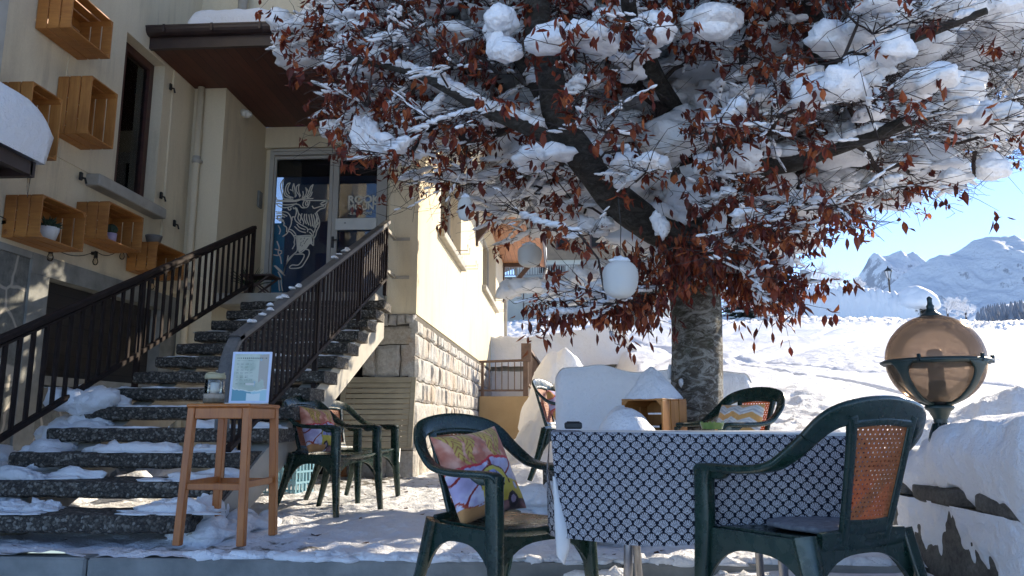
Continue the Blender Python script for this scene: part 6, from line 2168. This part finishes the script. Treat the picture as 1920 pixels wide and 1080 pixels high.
        for q in range(nt):
            a = math.atan2(outv[1], outv[0]) + r_.normal(0, .95); e = r_.normal(-.05, .32)
            L = r_.uniform(.16, .42) * (1.35 if (bare or right) else 1)
            if offv: L *= 1.3
            d = np.array([math.cos(a) * math.cos(e), math.sin(a) * math.cos(e), math.sin(e)])
            m1 = p + d * L * .5 + r_.normal(0, .018, 3); m2 = p + d * L + np.array([0, 0, -.10 * L + r_.uniform(-.04, .05)])
            tw2.tube([p, m1, m2], [.0040, .0028, .0015], 3, cap=False)
            for b in (m1, m2, (m1 + m2) / 2, (p + m1) / 2):
                if r_.random() < .85:
                    a2 = a + r_.choice([-1, 1]) * r_.uniform(.4, 1.1); L2 = L * r_.uniform(.25, .6)
                    e2 = b + np.array([math.cos(a2), math.sin(a2), r_.normal(-.1, .35)]) * L2
                    tw2.tube([b, (b + e2) / 2 + r_.normal(0, .008, 3), e2], [.0022, .0017, .0011], 3, cap=False); ends.append(e2)
            ends += [m2, (m1 + m2) / 2]
            if r_.random() < (.5 if front else .55):
                for z_ in range(int(r_.integers(3, 9))):
                    t = r_.uniform(.1, .9); c = p + (m1 - p) * t * 2 if t < .5 else m1 + (m2 - m1) * (t * 2 - 1); b_ = r_.uniform(.005, .013) * (1.0 if front else 2.2)
                    snow.lump(c + np.array([0, 0, b_ * .4]), (b_ * r_.uniform(1.8, 4), b_ * 1.1, b_ * .85), 2, .8, a, math.tan(e) * .8, int(r_.integers(24)), .3)
        ng = int((5.0 if front else 2.6) * leafy) + (2 if edge else 0) if not offv else 1
        for q in range(ng):
            b0 = ends[int(r_.integers(len(ends)))]; tone = r_.uniform(.7, 1.35)
            for z_ in range(int(r_.integers(3, 10))):
                b = b0 + r_.normal(0, .021, 3) - np.array([0, 0, abs(r_.normal(0, .02))])
                leaf(b, r_.uniform(.042, .078), (r_.uniform(0, 6.28), r_.normal(0, .85), 0, r_.uniform(-.7, .7), r_.uniform(.55, 1.2)), tone)
    # dense hanging skirt of leaves round the trunk fork and on the two lowest branches
    def string(pts, count, spread, size=(.05, .085), zdrop=.10):
        P = catmull(A3(pts), 8)
        for q in range(count):
            b = P[int(r_.integers(len(P)))] + r_.normal(0, 1, 3) * spread + np.array([0, 0, -r_.uniform(0, zdrop)])
            leaf(b, r_.uniform(*size), (r_.uniform(0, 6.28), r_.normal(0, .4), 0, r_.uniform(-.3, .3), r_.uniform(.5, 1.0)))
            if q % 3 == 0: 
                c = P[int(np.argmin(((P - b) ** 2).sum(1)))]
                tw2.tube([c, (c + b) / 2 + r_.normal(0, .01, 3), b], [.0028, .002, .0012], 3, cap=False)
    string([(1240, 545, 5.2), (1170, 562, 4.8), (1090, 573, 4.5), (1012, 580, 4.3)], 190, .03, zdrop=.08)
    string([(1240, 540, 5.2), (1200, 555, 4.9), (1130, 565, 4.6)], 150, .06, zdrop=.16)
    string([(1360, 525, 5.2), (1420, 540, 5.0), (1470, 530, 4.9), (1545, 528, 4.7)], 150, .03, zdrop=.06)
    string([(1370, 470, 5.2), (1430, 500, 5.0), (1450, 545, 4.9)], 330, .10, zdrop=.16)
    string([(1250, 470, 5.1), (1300, 455, 4.95), (1380, 450, 5.0)], 520, .11, zdrop=.16)
    string([(1200, 470, 5.3), (1170, 520, 5.0), (1200, 540, 4.9)], 260, .10, zdrop=.14)
    for (px, py, Y, s) in ((1420, 470, 4.95, .085), (1400, 505, 4.9, .07), (1425, 545, 4.85, .06), (1350, 465, 4.9, .08), (1440, 560, 4.85, .05), (1345, 415, 4.9, .09), (1240, 420, 4.9, .08), (1470, 500, 4.9, .06), (1505, 520, 4.75, .04)):
        for q in range(3): snow.lump(at(px + r_.uniform(-8, 8), py + r_.uniform(-12, 12), Y), (s * .55, s * .5, s * .8), 3, 1.0, r_.uniform(0, 6), 0, int(px) + q)
    # larger clods seen against the leaves
    for (px, py, Y, s, tall) in ((940, 45, 4.3, .13, 1.1), (945, 90, 4.3, .12, 1.0), (1870, 312, 4.7, .12, .85), (1780, 322, 4.8, .13, .5), (1320, 40, 4.4, .17, .8), (1360, 30, 4.4, .15, .7), (690, 255, 4.7, .10, 1.7), (640, 120, 4.7, .16, .8), (700, 120, 4.7, .17, .6),
                                 (1880, 30, 4.4, .2, .6), (1800, 160, 4.6, .2, .5), (1850, 240, 4.8, .2, .4), (1160, 330, 4.9, .1, .7), (1600, 60, 5.4, .25, .5), (1440, 280, 4.9, .07, 1.1), (1405, 150, 5.2, .2, .5)):
        for q in range(3):
            snow.lump(at(px + r_.uniform(-20, 20), py + r_.uniform(-16, 16), Y + r_.uniform(-.1, .1)), (s * r_.uniform(.5, .8), s * r_.uniform(.5, .8), s * tall * r_.uniform(.5, .8)), 4, .7, r_.uniform(0, 6), 0, int(px + q), .17)
    for mb_ in (twig,): mb_.v += [v for v in []]
    n0 = twig.n
    for V in tw2.v: twig.v.append(V)
    twig.f += [tuple(i + n0 for i in f) for f in tw2.f]; twig.n += tw2.n
    tp(twig, 'twigs', M['twig'], False)
    mb = MB(); mb.v = LV; mb.f = LF; mb.n = ln; mb.c = LC
    tp(mb, 'crown', M['leaf'], False)
    # snow frozen to the trunk
    for k in range(40):
        z = r_.uniform(.9, 2.0) if k % 2 else r_.uniform(1.5, 2.3); a = r_.uniform(2.6, 4.0)
        rr = .19
        if vn(np.array([[a * 3, z * 3, 1]]), 6)[0] < .1: continue
        snow.lump((.975 + rr * math.cos(a), 5.6 + rr * math.sin(a), z), (.018, .02, r_.uniform(.02, .06)), 2, 1, 0, 0, k)
    snow.build('snow_load', M['snow_tree'], tr, O)
    print('leaves', ln // 8, 'snow verts', snow.n, 'twig faces', len(twig.f))


beech()

# paper lanterns hanging in the tree
def lantern(p, r, h, label, cord=.35):
    o = empty('paper_lantern', p, label, 'lantern', 'white paper lanterns hanging in the tree')
    mb = MB(); K = 60; prof = []
    for k in range(K + 1):
        t = -1 + 2 * k / K; t = t * .97
        rr = r * (1 - abs(t) ** 2.6) ** (1 / 2.3) + .0016 * math.cos(k * math.pi)
        prof.append((rr, t * h))
    mb.lathe(prof, n=40); mb.v[0][:, 0] *= 1 + .03 * np.sin(mb.v[0][:, 2] * 20); mb.v[0] += .003 * np.stack([vn(mb.v[0] * 18, 3)] * 3, 1)
    mb.build('shade', M['lanternpaper'], o, True)
    mb = MB(); mb.tube([(0, 0, h * .97), (.01, 0, h + cord * .5), (0, 0, h + cord)], .0022, 4); mb.build('cord', M['black'], o)
    mb = MB(); lump(mb, (0, 0, h * .93), (r * .55, r * .5, .028), 3, .3, 2, .2, 4); mb.build('snow_cap', M['snow'], o, True)


lantern(tuple(at(1163, 524, 4.15)), .095, .105, 'large white paper lantern left of the tree fork')
lantern(tuple(at(873, 392, 4.7)), .048, .078, 'small oval white paper lantern hanging in front of the sunny side wall', .3)
lantern(tuple(at(993, 480, 6.6)), .105, .10, 'round white paper lantern hanging near the far eave bracket', .5)
lantern(tuple(at(1186, 597, 5.2)), .045, .05, 'small pale paper lantern below the lowest left branch', .2)

# ------------------------------------------------------------------ background up the slope
def gz_(x, y): return float(ground_z(np.array([x], float), np.array([y], float), False)[0])


hs = empty('chalet', (0, 64, 9), 'pale hillside chalet with timber gable and long balcony, behind the branches', 'house')
hO = np.array([0, 64, 9.0])
def hp(mb, n, m, sm=False, parent=None):
    mb.v = [v - hO for v in mb.v]; return mb.build(n, m, parent or hs, sm)
wallw = simple('chalet_render', (.62, .57, .48), (.52, .48, .41), 1, .9)
mb = MB(); mb.box((-3.4, 62, 8), (9.5, 74, 13.8)); mb.box((-4.6, 60.2, 8), (4.5, 61.98, 11.9)); hp(mb, 'wall', wallw)
mb = MB(); mb.add([(-3.9, 61.9, 13.8), (9.9, 61.9, 13.8), (9.9, 61.9, 15.6), (3.2, 61.9, 18.2), (-3.9, 61.9, 15.3), (-3.9, 74, 13.8), (9.9, 74, 13.8), (9.9, 74, 15.6), (3.2, 74, 18.2), (-3.9, 74, 15.3)], [(0, 1, 2, 3, 4), (9, 8, 7, 6, 5), (0, 5, 6, 1), (1, 6, 7, 2), (0, 4, 9, 5)])
hp(mb, 'timber_gable', simple('chalet_timber', (.30, .21, .14), (.2, .14, .1), 2, .8))
mb = MB(); mb.beam((-5.2, 66.5, 15.0), (3.2, 66.5, 18.35), 12.5, .25, up=(0, 0, 1)); mb.beam((3.2, 66.5, 18.35), (11, 66.5, 15.3), 12.5, .25); hp(mb, 'roof', M['brownwood'])
mb = MB(); mb.beam((-5.0, 66.5, 15.55), (3.2, 66.5, 18.9), 12.3, .8); mb.beam((3.2, 66.5, 18.9), (10.8, 66.5, 15.9), 12.3, .8); hp(mb, 'roof_snow', M['snow'])
for (x0, x1, z0, z1, y) in ((-1.6, .5, 12.7, 13.3, 62), (1.9, 3.3, 12.6, 13.4, 62), (5, 6.4, 12.4, 13.5, 62), (-.2, .9, 14.6, 15.6, 61.9), (2.6, 3.9, 14.7, 15.9, 61.9), (5.2, 6.4, 14.5, 15.5, 61.9)):
    mb = MB(); mb.box((x0, y - .06, z0), (x1, y - .005, z1)); w = hp(mb, 'window', M['winframe']); mb = MB(); mb.box((x0 + .12, y - .075, z0 + .12), (x1 - .12, y - .062, z1 - .12)); hp(mb, 'pane', M['dark'], parent=w)
mb = MB(); mb.box((-4.7, 59.6, 11.9), (4.6, 62, 12.0)); 
mb.box((-4.7, 59.6, 12.85), (4.6, 59.7, 12.93)); mb.box((-4.7, 59.6, 12.1), (4.6, 59.7, 12.16))
for k in range(47): mb.box((-4.68 + k * .2, 59.62, 12.16), (-4.60 + k * .2, 59.68, 12.85))
for k in range(10): mb.box((-4.7, 59.7 + k * .22, 12.0), (-4.64, 59.78 + k * .22, 12.9))
hp(mb, 'balcony', simple('grey_balcony', (.30, .28, .25), (.22, .2, .18), 3, .8))
for x in (-2.8, 1.2): 
    mb = MB(); mb.box((x, 59.7, 8.5), (x + .1, 59.8, 11.9)); hp(mb, 'post', M['railpost'])

# spruce behind the trunk
def spruce(x, y, h, label, seed):
    r_ = np.random.default_rng(seed); z0 = gz_(x, y) - .2
    o = empty('spruce_tree', (x, y, z0), label, 'tree')
    mb = MB(); mb.tube([(0, 0, 0), (0, 0, h)], [.14, .02], 8); mb.build('trunk', M['twig'], o, True)
    g = MB(); s = MB()
    for k in range(420):
        t = r_.uniform(.04, 1) ** .9; z = h * t; R = (1 - t) * h * .27 + .12; a = r_.uniform(0, 6.28); L = R * r_.uniform(.65, 1.05)
        d = np.array([math.cos(a), math.sin(a), 0]); q = np.array([-math.sin(a), math.cos(a), 0])
        p0 = d * .05 + np.array([0, 0, z]); p1 = d * L + np.array([0, 0, z - L * .45]); w = .10 + .16 * (1 - t)
        m_ = (p0 + p1) / 2 + np.array([0, 0, .05])
        g.add([p0, m_ + q * w, p1, m_ - q * w, m_ - np.array([0, 0, .22])], [(0, 1, 2, 3), (0, 4, 1), (1, 4, 2), (2, 4, 3), (3, 4, 0)])
        if r_.random() < .75: lump(s, m_ + (p1 - m_) * .35 + np.array([0, 0, .05]), (L * .35, w * 1.5, .10), 2, .3, 1.7, .4, k, a, None)
    g.build('crown', simple('spruce_needles', (.022, .035, .028), (.01, .018, .015), 5, .8), o)
    s.build('snow_load', M['snow'], o, True)


spruce(11.9, 50, 6.9, 'snow laden dark spruce half hidden behind the leaves right of the trunk', 3)
spruce(14.0, 54, 4.2, 'smaller snow laden spruce right of the larger one, by the snowy hedge', 4)
spruce(-5.6, 57, 7.0, 'dark snowy spruce at the left corner of the hillside chalet', 6)

# snow loaded hedge and round shrub
mb = MB(); hx = np.linspace(15.5, 24.3, 26)
for i, x in enumerate(hx):
    t = i / 25; y = 57.5 - 2.5 * t; z = gz_(x, y)
    top = np.interp(x, [15.5, 17, 18.5, 21, 23, 24.3], [9.2, 10.2, 10.4, 10.2, 9.8, 9.5])
    lump(mb, (x, y, z - .1), (.9, 1.1, top - z + .1), 4, .12, 1.6, .2, 2000 + i)
o = mb.build('snow_covered_hedge', M['snow'], None, True); tag(o, 'long hedge rounded under deep snow left of the street lamp', 'hedge')
sh = empty('round_shrub', (25.0, 55, 7.7), 'dark round shrub under a dome of snow just right of the street lamp', 'shrub')
mb = MB(); r_ = np.random.default_rng(5)
for k in range(1500):
    a, e = r_.uniform(0, 6.28), r_.uniform(0, 1.4); d = np.array([math.cos(a) * math.cos(e), math.sin(a) * math.cos(e), math.sin(e) * 1.0]) * r_.uniform(.6, 1) * np.array([1.2, 1.2, 1.35])
    q = r_.normal(0, .09, (3, 3)); mb.add(q + d, [(0, 1, 2)])
mb.build('foliage', simple('dark_shrub_leaf', (.03, .028, .02), (.015, .014, .01), 9, .9), sh)
mb = MB(); lump(mb, (-.1, 0, 1.0), (1.5, 1.5, 1.35), 5, .08, 1.4, .35, 3); lump(mb, (-.1, 0, 1.0), (1.5, 1.5, 1.3), 3, .08, 1.4, .35, 4); mb.build('snow_dome', M['snow'], sh, True)

# street lamp on the ridge
pz = gz_(23.6, 56) - .1
sl_ = empty('street_lamp', (23.6, 56, pz), 'black lantern street lamp on a tall post on the snowy ridge', 'street lamp')
mb = MB(); mb.lathe([(.16, 0), (.15, .4), (.09, .5), (.07, .6), (.055, 3.1), (.08, 3.12), (.08, 3.18), (.03, 3.25)], n=12); mb.build('post', M['black'], sl_, True)
mb = MB(); mb.lathe([(.10, 3.26), (.24, 3.78)], n=6); mb.f = [f for f in mb.f if len(f) == 4]
mb.build('lantern_glass', simple('lamp_glass', (.5, .55, .62), None, 3, .2), sl_)
mb = MB(); mb.lathe([(.30, 3.78), (.26, 3.84), (.10, 4.0), (.05, 4.05), (.03, 4.15), (.0, 4.2)], n=6)
for k in range(6):
    a = k * math.pi / 3; mb.tube([(.10 * math.cos(a), .10 * math.sin(a), 3.24), (.25 * math.cos(a), .25 * math.sin(a), 3.8)], .018, 4)
mb.build('lantern_frame', M['black'], sl_)


# frosted bare trees along the ridge
frost = simple('hoar_frost', (.80, .82, .86), (.62, .64, .68), 3, .8)
def frosty(px, base, top, Y, label, seed, spread=.5):
    r_ = np.random.default_rng(seed); p = at(px, base, Y); q = at(px, top, Y); h = q[2] - p[2]
    o = empty('frosted_tree', tuple(p), label, 'tree', 'frosted bare trees along the ridge')
    mb = MB(); tk = MB(); tk.tube([(0, 0, -.6), (0, 0, h * .45)], [.1, .06], 6)
    def br(a, d, L, r, n):
        b = a + d * L
        mb.tube([a, (a + b) / 2 + r_.normal(0, .04 * L, 3), b], [r, r * .8, r * .5], 3, cap=False)
        if n == 0:
            return
        for k in range(int(r_.integers(3, 5))):
            dd = d + r_.normal(0, spread, 3); dd[2] += .12; dd /= np.linalg.norm(dd)
            br(a + (b - a) * r_.uniform(.35, 1), dd, L * r_.uniform(.55, .8), r * .72, n - 1)
    for k in range(6):
        d = np.array([r_.normal(0, .55), r_.normal(0, .55), 1.0]); d /= np.linalg.norm(d)
        br(np.array([0, 0, h * r_.uniform(.05, .4)]), d, h * .33, .055, 4)
    tk.build('trunk', M['twig'], o, True); mb.build('crown', frost, o)


for i, (px, b, t, Y, lab) in enumerate((
    (1535, 560, 490, 75, 'tall thin frosted tree nearest to the beech leaves on the ridge'),
    (1575, 555, 500, 78, 'broad frosted tree between the hedge snow and the sharp peak'),
    (1608, 558, 518, 82, 'low frosted tree left of the street lamp'),
    (1645, 575, 535, 86, 'faint frosted bush at the foot of the sharp peak just left of the lamp post'),
    (1778, 600, 552, 70, 'frosted tree just right of the globe lamp finial'),
    (1812, 600, 556, 72, 'rightmost frosted tree, before the dark forest'),
    (1745, 600, 558, 74, 'frosted tree behind the globe lamp finial'))):
    frosty(px, b, t, Y, lab, 40 + i)


# far air: even haze round everything, sky outside it
mb = MB(); mb.box((-1600, -200, -75), (5200, 5300, 1200))
hz = bpy.data.materials.new('haze'); hz.use_nodes = True; ht = hz.node_tree; ht.nodes.clear()
ho = ht.nodes.new('ShaderNodeOutputMaterial'); hv = ht.nodes.new('ShaderNodeVolumePrincipled')
hv.inputs['Color'].default_value = (.62, .78, 1.0, 1); hv.inputs['Density'].default_value = 0.00002; hv.inputs['Anisotropy'].default_value = .2
ht.links.new(hv.outputs[0], ho.inputs['Volume'])
o = mb.build('haze', hz, None); tag(o, kind='stuff')
